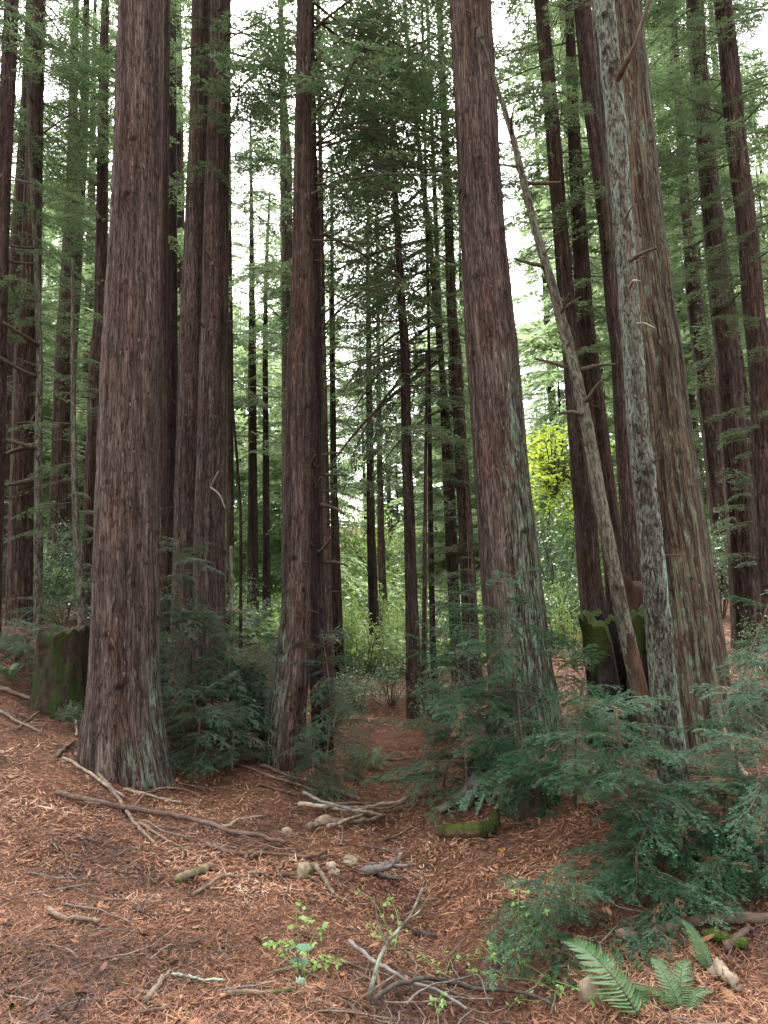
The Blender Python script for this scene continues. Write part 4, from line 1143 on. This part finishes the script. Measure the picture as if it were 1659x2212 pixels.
ring_stump('mossy_stump', 'low sawn stump furred with dark green moss, on the slope beside the broad trunk', 137, 1500, 8.2, .245, .93, M['stump_moss'], 4, .22, base=.55)
ring_stump('charred_stump', 'hollow charred stump with mossy rim, behind the slim pale leaning trunk', 1345, 1560, 7.4, .32, 1.20, M['char_moss'], 9, .30, hollow=M['char'], base=.22, gap=(-1.75, .22, .75))
ring_stump('rotten_stump', 'rotten brown stump with a moss cap, glimpsed behind the charred hollow one', 1376, 1420, 8.3, .2, 1.55, M['rot'], 12, .12, base=.30)
ring_stump('charred_stump', 'blackened stump among the dense sprouts next to the straight redwood', 535, 1560, 8.9, .20, .95, M['char'], 15, .2, base=.0)
def root_stump():
    p = hit(1035, 1735); p[1] += .1
    root = empty('root_stump', p); tag(root, 'grey splayed root stump under the overhanging sprouts', 'stump')
    lumpy('butt', smooth_path([[.12, .12, -.05], [.07, .08, .12], [.05, .08, .36]], 12), np.linspace(.15, .10, 12), M['char'], root, .22, 2, 18)
    for i, (dx, dy, r) in enumerate([(-.30, -.16, .05), (-.12, -.22, .04), (.12, -.20, .045), (-.2, .1, .05)]):
        lumpy('root', smooth_path([[.06, .05, .24], [dx * .35 + .03, dy * .4, .13], [dx * .75, dy * .8, .03], [dx * 1.2, dy * 1.1, -.04]], 12), np.linspace(r * 1.1, r * .5, 12), M['driftwood' if i < 2 else 'stick'], root, .2, 30 + i, 10)
root_stump()
ring_stump('mossy_stump', 'squat mossy stump hidden under the sprouts, next to the grey root stump', 1150, 1722, 5.9, .2, .25, M['stump_moss'], 21, .3, base=None)

# burnt hollow in the massive trunk's foot
# ------------------------------------------------------------------ saplings
NEARS = [spray(s, 13, .36, 50, .0115, .0255, .0120, .26, .42, True, .26, .006, t0=.08, ss=.115, sl_=.60, dead=.06) for s in range(110, 118)]
def tmesh(T, name, mats):
    return make_mesh(name, T[0], T[1], None, mats, T[2], None, {'rnd': T[3]})
def split_mesh(T, mat):
    """the wood of a spray and its needles, as two meshes"""
    out = []
    for mi, nm, mt in ((0, 'branch', M['stick_red']), (1, 'foliage', mat)):
        f = T[1][T[2] == mi]; used = np.unique(f); mp = np.zeros(len(T[0]), np.int64); mp[used] = np.arange(len(used))
        out.append(make_mesh(nm, T[0][used], mp[f], None, [mt], None, None, {'rnd': T[3][used]}))
    return out
NEAR_M = [split_mesh(T, M['sprout']) for T in NEARS]
SOFT_M = [split_mesh(T, M['sprout_soft']) for T in NEARS]

def sapling(label, base, top, n, L, seed, meshes=NEAR_M, az=(0, 360), el=(25, -25), name='redwood_sapling', u0=.1, mid=None, droop_low=True, stem_r=.012):
    """base, top: (px, py, depth)"""
    rng = np.random.default_rng(seed)
    a = at(*base); a[2] = G(a[0], a[1]); b = at(*top)
    pts = [a, (a + b) / 2 + [rng.normal(0, .06), rng.normal(0, .06), .04], b] if mid is None else [a, at(*mid), b]
    Q = smooth_path(pts, 12)
    root = empty(name, a); tag(root, label, 'sapling')
    v, q, f = tube(Q - a, np.linspace(stem_r, stem_r * .3, 12), 6)
    mb = MB(); mb.add(v, q, f); mb.build('stem', [M['stick_red']], root, True)
    for i in range(n):
        u = u0 + (1 - u0) * (i + rng.random()) / n
        p = np.array([np.interp(u, np.linspace(0, 1, 12), Q[:, k]) for k in range(3)]) - a
        aa = math.radians(rng.uniform(*az))
        e = math.radians(rng.uniform(el[1], el[0]) + (20 if u > .85 else 0))
        LL = rng.uniform(*L) * (1 - .45 * u)
        wm, fm = meshes[rng.integers(len(meshes))]
        o = link('branch', wm, root)
        link('foliage', fm, o)
        m3 = frame(aa, e, rng.normal(0, .25), LL)
        o.matrix_local = Matrix([[*m3[0], p[0]], [*m3[1], p[1]], [*m3[2], p[2]], [0, 0, 0, 1]])
    return root

# right-hand thicket
sapling('tall redwood sprout spreading flat sprays across the wide lichen-streaked trunk', (1140, 1730, 6.2), (1085, 1250, 6.4), 31, (.7, 1.2), 1)
sapling('feathery redwood sprout hanging over the path side of the thicket', (1010, 1690, 6.4), (985, 1400, 6.6), 34, (.7, 1.1), 2)
sapling('dusky redwood sprout on the path side, behind the feathery one', (955, 1640, 7.4), (960, 1360, 7.6), 32, (.6, 1.0), 3, SOFT_M)
sapling('dense redwood sprout before the charred hollow stump', (1240, 1700, 5.6), (1270, 1420, 5.4), 42, (.6, 1.0), 4)
sapling('glossy blue-green redwood sprout in front of the lichen-covered snag', (1390, 1850, 4.6), (1330, 1530, 4.5), 50, (.5, .9), 5, el=(25, -15))
sapling('drooping redwood sprout at the foot of the lichen-covered snag', (1490, 1830, 4.6), (1480, 1640, 4.6), 34, (.5, .85), 6)
sapling('redwood sprout with a long reddish cane, at the edge beside the massive trunk', (1600, 1760, 4.9), (1668, 1280, 5.1), 22, (.55, .9), 7, mid=(1592, 1520, 5.0), u0=.25)
sapling('bushy redwood sprout cut off by the picture edge, low on the bank', (1650, 1880, 4.3), (1660, 1600, 4.3), 30, (.55, .9), 8)
sapling('low creeping redwood sprout on the needles above the briar', (1200, 1995, 3.95), (1210, 1890, 4.0), 26, (.32, .62), 9, el=(12, -12), u0=.0)
sapling('small creeping redwood sprout on the bank under the glossy one', (1400, 1930, 4.2), (1390, 1800, 4.25), 28, (.35, .65), 10, el=(15, -15), u0=.0)
sapling('flat little redwood sprout just above the long dark log', (1440, 1985, 3.9), (1440, 1930, 3.95), 20, (.3, .55), 11, el=(12, -8), u0=.0)
sapling('thin redwood sprout sprawling beside the old brown log', (1560, 1930, 4.1), (1550, 1850, 4.1), 24, (.35, .65), 12, el=(15, -10), u0=.0)
sapling('pale redwood sprout on the bank beyond the massive trunk', (1640, 1640, 7.6), (1645, 1380, 7.8), 26, (.6, 1.0), 13, SOFT_M)
# left-hand thicket
sapling('tallest redwood sprout of the thicket beside the broad trunk', (395, 1640, 7.9), (385, 1165, 8.3), 46, (.75, 1.2), 21, SOFT_M)
sapling('wide redwood sprout in the middle of the thicket, below the twin trunks', (475, 1610, 8.2), (470, 1310, 8.4), 44, (.8, 1.25), 22, SOFT_M)
sapling('redwood sprout overtopping the blackened stump', (545, 1590, 8.4), (560, 1330, 8.7), 40, (.65, 1.0), 23, SOFT_M)
sapling('low redwood sprout at the very foot of the broad trunk', (410, 1645, 7.3), (415, 1500, 7.4), 28, (.6, .95), 24, SOFT_M)
sapling('yellow-green redwood sprout low in front of the thicket', (500, 1650, 7.5), (500, 1520, 7.6), 28, (.55, .9), 25, SOFT_M)
sapling('redwood sprout at the back of the thicket, beneath the two slender dark trunks', (590, 1520, 9.6), (590, 1370, 9.8), 30, (.6, .9), 26, SOFT_M)
sapling('narrow redwood sprout hugging the straight redwood on its path side', (700, 1665, 7.6), (695, 1360, 7.9), 36, (.45, .75), 27, SOFT_M)
sapling('short redwood sprout at the path edge under the straight redwood', (690, 1690, 7.2), (690, 1570, 7.2), 22, (.4, .65), 28, SOFT_M)
sapling('small redwood sprout at the picture edge beside the mossy stump', (30, 1480, 8.9), (35, 1350, 9.1), 20, (.4, .7), 29, SOFT_M)
sapling('ragged redwood sprout in the shade under the forking trunk', (170, 1300, 11.5), (165, 1120, 11.7), 26, (.6, 1.1), 30, SOFT_M)
sapling('lanky redwood sprout near the scorched-foot trunk', (20, 1330, 11.5), (25, 1080, 11.7), 30, (.7, 1.3), 31, SOFT_M)
sapling('thin young redwood between the wide trunk and the leafy dark one', (1000, 1560, 8.6), (1010, 1150, 8.9), 24, (.5, .85), 32, SOFT_M)

sapling('redwood sprout pressing against the uphill side of the mossy stump', (70, 1455, 8.4), (62, 1350, 8.5), 26, (.4, .65), 41, SOFT_M)
sapling('redwood sprout drooping over the top of the mossy stump', (60, 1400, 9.3), (90, 1290, 9.2), 16, (.45, .7), 42, SOFT_M)

# ------------------------------------------------------------------ shrubs
def shrub_mesh(seed, nstem=10, nleaf=1500, ll=.05, mat='shrub', spread=.9):
    """unit-sized leafy shrub, about 1 wide and 1 high"""
    rng = np.random.default_rng(seed)
    ms, ml = MB(), MB()
    P = []
    for i in range(nstem):
        a = rng.uniform(0, 2 * PI); L = rng.uniform(.6, 1.1)
        e = rng.uniform(.5, 1.3)
        d = np.array([math.cos(a) * math.cos(e) * spread, math.sin(a) * math.cos(e) * spread, math.sin(e)])
        Q = smooth_path([[0, 0, -.1], d * L * .5 + rng.normal(0, .05, 3), d * L + [0, 0, -.12]], 8)
        v, q, f = tube(Q, np.linspace(.012, .003, 8), 5); ms.add(v, q, f)
        for k in range(nleaf // nstem):
            u = rng.uniform(.25, 1) ** .7
            P.append(np.array([np.interp(u, np.linspace(0, 1, 8), Q[:, c]) for c in range(3)]) + rng.normal(0, .11, 3))
    P = np.array(P)
    # leaves gather along little twigs
    k = len(P)
    cl = P[rng.integers(0, k, k // 5 + 1)]
    P = np.repeat(cl, 5, 0)[:k] + rng.normal(0, .035, (k, 3))
    D = unit(rng.normal(0, 1, (k, 3)) + [0, 0, -.1]); Nn = unit(rng.normal(0, .55, (k, 3)) + [0, 0, 1])
    rr = np.clip(fbm(P * 6 + seed, 2, seed) + rng.normal(0, .12, k), 0, .94)
    v, f, r = diamonds(P, unit(D - Nn * (D * Nn).sum(1)[:, None]), Nn, ll * rng.uniform(.6, 1.3, k), ll * .55, rr)
    ml.add(v, f, r=r)
    return ms.mesh('stem', [M['wood']], True), ml.mesh('foliage', [M[mat]])
SHR = [shrub_mesh(s) for s in (1, 2, 3)]
SHD = [shrub_mesh(s, mat='shrub_dark', nleaf=1800, ll=.045) for s in (4, 5, 6)]
SHF = [shrub_mesh(s, nleaf=1100, ll=.07) for s in (7, 8)]
def shrub(label, px, py, Y, sx, sz, kind, i, group=None, name='shrub'):
    p = at(px, py, Y)
    r = empty(name, (p[0], p[1], G(p[0], p[1])))
    r.scale = (sx, sx, sz); r.rotation_euler = (0, 0, i * 1.7)
    st, fo = kind[i % len(kind)]
    link('stem', st, r); link('foliage', fo, r)
    tag(r, label, 'shrub', group)
shrub('bright yellow-green shrub in the dip, under the trunk standing alone', 790, 1440, 15.0, 1.1, 1.6, SHR, 0)
shrub('light green shrub filling the dip behind the trunk standing alone', 850, 1430, 17.0, 1.3, 1.9, SHR, 1)
shrub('light green shrub near the blackish curved trunk', 755, 1400, 16.5, 1.0, 2.0, SHR, 2)
shrub('greyish leafy shrub on the bank where the path ends', 775, 1530, 11.8, .9, .75, SHD, 0)
shrub('greyish leafy shrub beside the trunk where the path ends', 845, 1530, 12.0, .9, .85, SHD, 1)
shrub('rounded dark-leaved shrub right of the straight redwood', 712, 1540, 10.0, .7, 1.1, SHD, 2)
shrub('leafy shrub at the path side of the thicket, below the dim trunk', 955, 1560, 9.4, .8, 1.0, SHD, 0)
shrub('tall leafy shrub behind the leafy dark trunk', 930, 1480, 12.8, 1.1, 1.7, SHD, 1)
shrub('silvery leafy shrub between the wide trunk and the dark one', 1200, 1400, 13.0, 1.2, 2.3, SHD, 2)
shrub('silvery leafy shrub higher on the slope under the yellow maple', 1215, 1330, 16.0, 1.8, 3.0, SHD, 0)
shrub('fresh green shrub before the foot of the dark trunk on the slope', 1235, 1400, 11.8, .7, 1.2, SHR, 1)
shrub('dark-leaved shrub on the shady bank between two trunks', 1560, 1340, 11.5, 1.0, 1.6, SHD, 1)
shrub('dark-leaved shrub at the edge of the shady bank', 1655, 1420, 8.8, .7, 1.1, SHD, 2)
shrub('grey-green shrub on the slope above the mossy stump', 140, 1330, 11.0, .9, .7, SHD, 0)
shrub('leafy shrub in the gap between the forking trunk and the broad one', 190, 1300, 12.6, 1.0, 1.5, SHD, 1)
shrub('shaded shrub behind the scorched-foot trunk', 100, 1290, 13.5, 1.2, 2.0, SHD, 2)
shrub('small glossy-leaved shrub growing against the mossy stump', 158, 1545, 7.7, .26, .34, SHD, 0)
shrub('sparse shrub at the path edge near the fern', 770, 1640, 8.0, .38, .42, SHD, 1)
rng = np.random.default_rng(4)
for i in range(46):
    Y = rng.uniform(23, 36); px = rng.uniform(-40, 1700)
    p = at(px, 1300, Y)
    shrub('hazy undergrowth bush at the foot of the distant wood', px, 1300, Y, rng.uniform(1.6, 3.0), rng.uniform(2.0, 4.5), SHF, i, 'bushes of the distant wood', 'bush')

rng = np.random.default_rng(14)
k = 0
while k < 64:
    Y = rng.uniform(13.5, 23); a = rng.uniform(-.24, .50)
    x = a * Y
    if any(math.hypot(x - t[0].location.x, Y - t[0].location.y) < .3 for t in TREES): continue
    if -.06 < a < .03 and Y < 14.5: continue
    g = G(x, Y); r = empty('undergrowth_bush', (x, Y, g))
    sc = rng.uniform(.7, 1.5); r.scale = (sc, sc, rng.uniform(.7, 1.7)); r.rotation_euler = (0, 0, k)
    st, fo = ((SHR + SHD) if a < .1 else (SHD + SHD + SHR))[rng.integers(6 if a < .1 else 9)]
    link('stem', st, r); link('foliage', fo, r)
    tag(r, 'leafy green bush of the undergrowth between the farther trunks', 'shrub', 'undergrowth bushes between the trunks')
    k += 1

def ground_cover():
    rng = np.random.default_rng(31)
    n = 9000
    Y = 1 / (1 / 14.0 + (1 / 52 - 1 / 14.0) * rng.random(n)); x = rng.uniform(-.62, .62, n) * Y
    keep = (fbm(np.c_[x * .35, Y * .35, x * 0], 3, 77) > .42) & ~((np.abs(x + .1) < 1.2) & (Y < 15.5))
    x, Y = x[keep], Y[keep]; n = len(x)
    k = 16
    sc = (.10 + .012 * Y)[:, None]
    P = np.repeat(np.c_[x, Y, gz(x, Y)], k, 0) + np.c_[rng.normal(0, 1, (n * k, 2)) * np.repeat(sc * 1.6, k, 0), rng.uniform(.1, 2.2, n * k)[:, None] * np.repeat(sc, k, 0)]
    Nn = unit(rng.normal(0, .6, (n * k, 3)) + [0, -.2, 1]); D = rng.normal(0, 1, (n * k, 3)); D = unit(D - Nn * (D * Nn).sum(1)[:, None])
    L = np.repeat(sc[:, 0], k) * rng.uniform(.3, .7, n * k)
    v, f, r = diamonds(P, D, Nn, L, L * .55, np.clip(np.repeat(rng.uniform(.1, .8, n), k) + rng.normal(0, .12, n * k), 0, .94))
    mb = MB(); mb.add(v, f, r=r)
    o = mb.build('ground_cover', [M['shrub']]); o['kind'] = 'stuff'; o['label'] = 'low green plants covering the ground under the distant wood'
ground_cover()

# yellow maple
def maple():
    P = at(1185, 1300, 19.0); g = G(P[0], P[1])
    root = empty('maple_tree', (P[0], P[1], g)); tag(root, 'small maple glowing yellow-green in the gap behind the wide trunk', 'tree')
    rng = np.random.default_rng(3)
    c0 = at(1192, 1010, 19.0) - np.array([P[0], P[1], g])
    mb = MB(); v, q, f = tube(smooth_path([[0, 0, -.3], [.1, 0, c0[2] * .5], c0], 12), np.linspace(.07, .02, 12), 7); mb.add(v, q, f)
    ml = MB()
    for i in range(46):
        d = rng.normal(0, 1, 3) * [.62, .6, .68]
        tip = c0 + d + [0, 0, -.1]
        v, q, f = tube(smooth_path([c0 * [1, 1, .75], (c0 + tip) / 2 + [0, 0, .1], tip], 6), np.linspace(.02, .004, 6), 4); mb.add(v, q, f)
        k = 26
        Pq = tip + rng.normal(0, 1, (k, 3)) * [.30, .30, .09]
        Nn = unit(rng.normal(0, .45, (k, 3)) + [0, 0, 1]); D = rng.normal(0, 1, (k, 3)); D = unit(D - Nn * (D * Nn).sum(1)[:, None])
        v, f, r = diamonds(Pq, D, Nn, rng.uniform(.10, .17, k), rng.uniform(.09, .14, k), np.clip(rng.normal(.5, .22, k), 0, .94)); ml.add(v, f, r=r)
    mb.build('trunk', [M['wood']], root, True); ml.build('crown', [M['maple']], root)
maple()

# ------------------------------------------------------------------ ferns
def frond_mesh(seed, n=32, w=.21):
    """frond of length 1 arching along +X"""
    rng = np.random.default_rng(seed)
    mb = MB()
    t = np.linspace(0, 1, 14); ax = np.c_[t, .05 * np.sin(t * 3), .35 * np.sin(t * 2.4) * .8 - .25 * t ** 2]
    v, q, f = tube(ax, .008 * (1 - .8 * t), 5); mb.add(v, q, f, mi=0, r=.2)
    for i in range(n):
        u = .12 + .87 * i / n
        c = np.array([np.interp(u, t, ax[:, k]) for k in range(3)])
        L = w * min(1, .35 + u * 3) * (1 - u ** 2.2) * rng.uniform(.88, 1.08) + .012
        for sg in (-1, 1):
            d = unit([.35 + .3 * u, sg * 1.0, rng.normal(-.05, .08)])
            s = unit(np.cross([0, 0, 1], d)) * .0155 * (1 - .4 * u)
            k = np.array([0, .12, .5, .85, 1.0]); wk = np.array([.3, 1, .8, .45, .05])
            pts = [c + d * L * kk + np.array([.03 * kk ** 2, 0, -.12 * kk ** 2 * L + rng.normal(0, .002)]) for kk in k]
            V = np.array([x for p_, w_ in zip(pts, wk) for x in (p_ + s * w_, p_ - s * w_)])
            mb.add(V, [[2 * a, 2 * a + 2, 2 * a + 3, 2 * a + 1] for a in range(4)], mi=1, r=float(np.clip(rng.normal(.5, .18), 0, .94)))
    return mb.mesh('frond', [M['wood'], M['fern']])
FRM = [frond_mesh(s) for s in (1, 2, 3)]
def fern(label, px, py, fr, scale=1.0, name='fern'):
    p = hit(px, py)
    root = empty(name, p); tag(root, label, 'fern')
    for i, (az, el, L) in enumerate(fr):
        o = link('frond', FRM[i % 3], root)
        m3 = frame(math.radians(az), math.radians(el), .1 * (i - 1), L * scale)
        o.matrix_local = Matrix([[*m3[0], 0], [*m3[1], 0], [*m3[2], 0], [0, 0, 0, 1]])
fern('large sword fern frond arching over the bank below the long dark log', 1400, 2225, [(118, 20, .54), (75, 15, .26), (40, 10, .2)])
fern('small dark fern in the bottom corner of the bank', 1475, 2190, [(100, 30, .26), (60, 20, .30), (140, 10, .22), (20, 15, .2)])
fern('single bright fern frond standing by the pale crumbling wood', 1535, 2105, [(110, 50, .24), (95, 5, .16)])
fern('pale fern at the edge of the path near the dim shrub', 812, 1665, [(20, 25, .42), (80, 30, .4), (150, 25, .42), (220, 20, .36), (300, 15, .36)])
fern('fern on the slope at the picture edge, below the scorched-foot trunk', 22, 1470, [(30, 35, .3), (90, 40, .3), (150, 35, .3), (250, 25, .34), (320, 30, .3), (280, 20, .36)])
fern('blue-green fern high on the slope behind the mossy stump', 120, 1300, [(a, 30, .7) for a in (10, 60, 120, 190, 250, 310)])
fern('second blue-green fern on the slope, near the forking trunk', 165, 1310, [(a, 28, .6) for a in (30, 100, 160, 230, 290)])
fern('tiny fern in the needles under the thicket by the broad trunk', 400, 1650, [(a, 25, .25) for a in (200, 260, 310, 350)])

# ------------------------------------------------------------------ briars and seedlings
def briar(label, stems, seed, leafy=8, L=.036):
    rng = np.random.default_rng(seed)
    base = hit(*stems[0][0][:2])
    root = empty('briar', base); tag(root, label, 'plant')
    ml = MB()
    for st in stems:
        P = []
        for (px, py, h) in st:
            q = hit(px, py + h)   # foot of the point on the ground, h picture units below it
            p = at(px, py, q[1]) if h > 0 else q
            P.append(p - base)
        Q = smooth_path(P, 18)
        v, q, f = tube(Q, np.linspace(.0028, .0012, 18), 5)
        mb = MB(); mb.add(v, q, f, r=.5); mb.build('stem', [M['briar']], root, True)
        for i in range(leafy):
            u = rng.uniform(.15, 1)
            p = np.array([np.interp(u, np.linspace(0, 1, 18), Q[:, k]) for k in range(3)])
            a = rng.uniform(0, 2 * PI); side_ = np.array([math.cos(a), math.sin(a), .25])
            c = p + side_ * rng.uniform(.015, .05)
            for da in (-1.15, 0, 1.15):
                d = np.array([math.cos(a + da), math.sin(a + da), rng.normal(-.1, .2)])
                nn = unit(rng.normal(0, .55, 3) + [0, -.2, 1])
                d = unit(d - nn * (d @ nn))
                s = unit(np.cross(nn, d)); l = L * .82 * rng.uniform(.5, 1.25); ww = l * .33
                V = np.array([c, c + d * l * .35 + s * ww, c + d * l, c + d * l * .35 - s * ww])
                V[1:4:2] += nn * l * .10
                ml.add(V, [[0, 1, 2, 3]], r=float(np.clip(rng.normal(.5, .25), 0, .94)))
    ml.build('foliage', [M['briar']], root)
briar('upright bright green briar seedling in the open needles', [[(655, 2120, 0), (650, 2060, 55), (640, 1990, 120), (645, 1945, 165)], [(655, 2120, 0), (690, 2075, 30), (732, 2085, 20)], [(655, 2120, 0), (610, 2045, 50), (575, 2035, 50)], [(655, 2120, 0), (670, 2040, 70), (690, 2000, 100)]], 1, 11)
briar('wispy briar stems with few leaves beside the upright stick', [[(850, 2060, 0), (835, 2000, 50), (805, 1945, 90), (775, 1925, 100)], [(850, 2060, 0), (815, 2010, 40), (790, 1990, 40)], [(850, 2060, 0), (860, 1990, 60), (840, 1930, 100)]], 2, 7, .03)
briar('sprawling bright briar with pale blue-green stems, below the low creeping sprout', [[(1240, 2170, 0), (1180, 2110, 20), (1100, 2070, 25), (1010, 2072, 10)], [(1130, 2110, 0), (1090, 2040, 60), (1150, 2005, 80), (1175, 1950, 120)], [(1240, 2170, 0), (1160, 2120, 20), (1080, 2110, 10), (1020, 2090, 10)], [(1150, 2110, 0), (1200, 2120, 20), (1260, 2140, 25), (1290, 2165, 15)], [(1130, 2110, 0), (1120, 1980, 120), (1120, 1920, 160)], [(1100, 2100, 0), (1060, 2060, 30), (1040, 2040, 40)]], 3, 11, .036)
briar('low yellowish briar leaves near the dark bark shard', [[(960, 2120, 0), (930, 2080, 20), (905, 2060, 20)], [(960, 2120, 0), (970, 2080, 30), (985, 2060, 30)]], 4, 7, .03)
briar('few briar leaves by the bottom edge in the tangle', [[(960, 2205, 0), (940, 2170, 20), (955, 2150, 30)], [(1090, 2190, 0), (1120, 2160, 20), (1165, 2165, 15)]], 5, 6, .03)

def seedling():
    p = hit(640, 2150)
    root = empty('seedling', p); tag(root, 'tiny seedling with broad dark green oval leaves, just below the upright briar', 'plant')
    mb = MB(); v, q, f = tube(smooth_path([[0, 0, 0], [.01, 0, .10], [0, 0, .2]], 8), np.linspace(.003, .0015, 8), 5); mb.add(v, q, f); mb.build('stem', [M['stick_red']], root, True)
    rng = np.random.default_rng(2)
    ml = MB()
    for (h, a, l) in [(.20, 10, .075), (.195, 175, .06), (.19, 60, .05), (.14, 20, .06), (.12, 200, .05), (.07, -30, .055), (.05, 170, .05), (.16, 250, .05)]:
        a = math.radians(a); d = np.array([math.cos(a), math.sin(a), -.15]); s = np.array([-math.sin(a), math.cos(a), .3])
        c = np.array([0, 0, h]); k = [0, .2, .5, .8, 1]; wk = [.1, .8, 1, .7, .05]
        V = np.array([x for kk, w_ in zip(k, wk) for x in (c + d * l * kk + s * w_ * l * .28, c + d * l * kk - s * w_ * l * .28)])
        ml.add(V, [[2 * i, 2 * i + 2, 2 * i + 3, 2 * i + 1] for i in range(4)], r=float(rng.uniform(.2, .8)))
    ml.build('foliage', [M['salal']], root)
seedling()

# upright forked stick
def upright():
    b = hit(795, 2165)
    pts = [b] + [at(px, py, b[1] + dy) for px, py, dy in ((815, 2085, .02), (838, 2035, .05), (885, 1980, .1), (913, 1918, .14))]
    root = empty('standing_branch', b); tag(root, 'thin forked branch standing up out of the needles with a mossy tip', 'branch')
    Q = smooth_path(pts, 16) - b
    lumpy('stem', Q, np.linspace(.010, .005, 16), M['stick_lichen'], root, .12, 3, 7)
    c = Q[7]
    lumpy('twig', smooth_path([c, c + [-.03, 0, .08], c + [-.05, .02, .2]], 8), np.linspace(.005, .002, 8), M['stick_grey'], root, .1, 4, 6)
    c = Q[11]
    lumpy('twig', smooth_path([c, c + [.05, 0, .03], c + [.1, .02, .09]], 8), np.linspace(.005, .002, 8), M['stick_lichen'], root, .1, 5, 6)
upright()

# bigger dead limbs of the snag
def limb(parent, label_pts, r0, r1, mat='wood', name='dead_limb'):
    P = np.array([at(*p) for p in label_pts]) - np.array(parent.location)
    lumpy(name, smooth_path(P, 14), np.linspace(r0, r1, 14), M[mat], parent, .1, int(r0 * 1e4), 8)
snag = [r for r, _, _ in TREES if r.name.startswith('dead_snag')][0]
limb(snag, [(1325, 190, 5.6), (1345, 150, 5.45), (1375, 90, 5.3), (1412, -30, 5.2)], .032, .014)
limb(snag, [(1362, 562, 5.5), (1385, 548, 5.35), (1418, 535, 5.25)], .018, .011)
limb(snag, [(1360, 622, 5.5), (1368, 607, 5.38), (1382, 608, 5.3)], .016, .008, 'stick_pale')
limb(snag, [(1372, 700, 5.55), (1392, 698, 5.4), (1414, 708, 5.3)], .008, .004, 'stick_pale')
twin = [r for r, _, _ in TREES if 'paler half' in r['label']][0]
limb(twin, [(455, 1052, 10.45), (466, 1030, 10.3), (472, 1018, 10.25)], .018, .010, 'stick_pale')
limb(twin, [(455, 1052, 10.45), (475, 1070, 10.2), (487, 1100, 10.1)], .016, .008, 'stick_pale')

# autumn leaves lying about
def fallen_leaf(label, px, py, L, col, seed):
    p = hit(px, py); rng = np.random.default_rng(seed)
    k = 11; a = np.linspace(0, 2 * PI, k * 2, endpoint=False)
    rr = np.where(np.arange(k * 2) % 2, .45, 1.0) * (.75 + .25 * np.cos(a))
    V = np.c_[np.cos(a) * rr * L, np.sin(a) * rr * L, .012 + rng.uniform(0, .02, k * 2)]
    V = np.vstack([V, [0, 0, .012]])
    f3 = np.array([[len(V) - 1, i, (i + 1) % (k * 2)] for i in range(k * 2)])
    o = link('fallen_leaf', make_mesh('fallen_leaf', V, None, f3, [leaf('leaf_' + str(seed), tuple(c * .8 for c in col), col, .3)], attrs={'rnd': np.full(len(V), .5)}))
    o.location = p; o.rotation_euler = (rng.normal(-.1, .2), rng.normal(0, .2), rng.uniform(0, 6)); tag(o, label, 'leaf')
fallen_leaf('orange maple leaf on the stubby mossy log piece', 450, 1872, .035, (.62, .25, .02), 1)
fallen_leaf('small orange leaf under the arching branch', 435, 1757, .03, (.6, .26, .02), 2)
fallen_leaf('yellow maple leaf under the overhanging sprouts, below the L-shaped log', 1083, 1842, .04, (.6, .38, .04), 3)
fallen_leaf('large tan maple leaf beside the glossy sprout', 1458, 1950, .06, (.58, .38, .14), 4)
fallen_leaf('pale yellow leaf caught above the long dark log', 1442, 1988, .035, (.66, .56, .16), 5)
fallen_leaf('orange leaf on bare needles beyond the standing branch', 960, 1944, .022, (.66, .28, .03), 6)
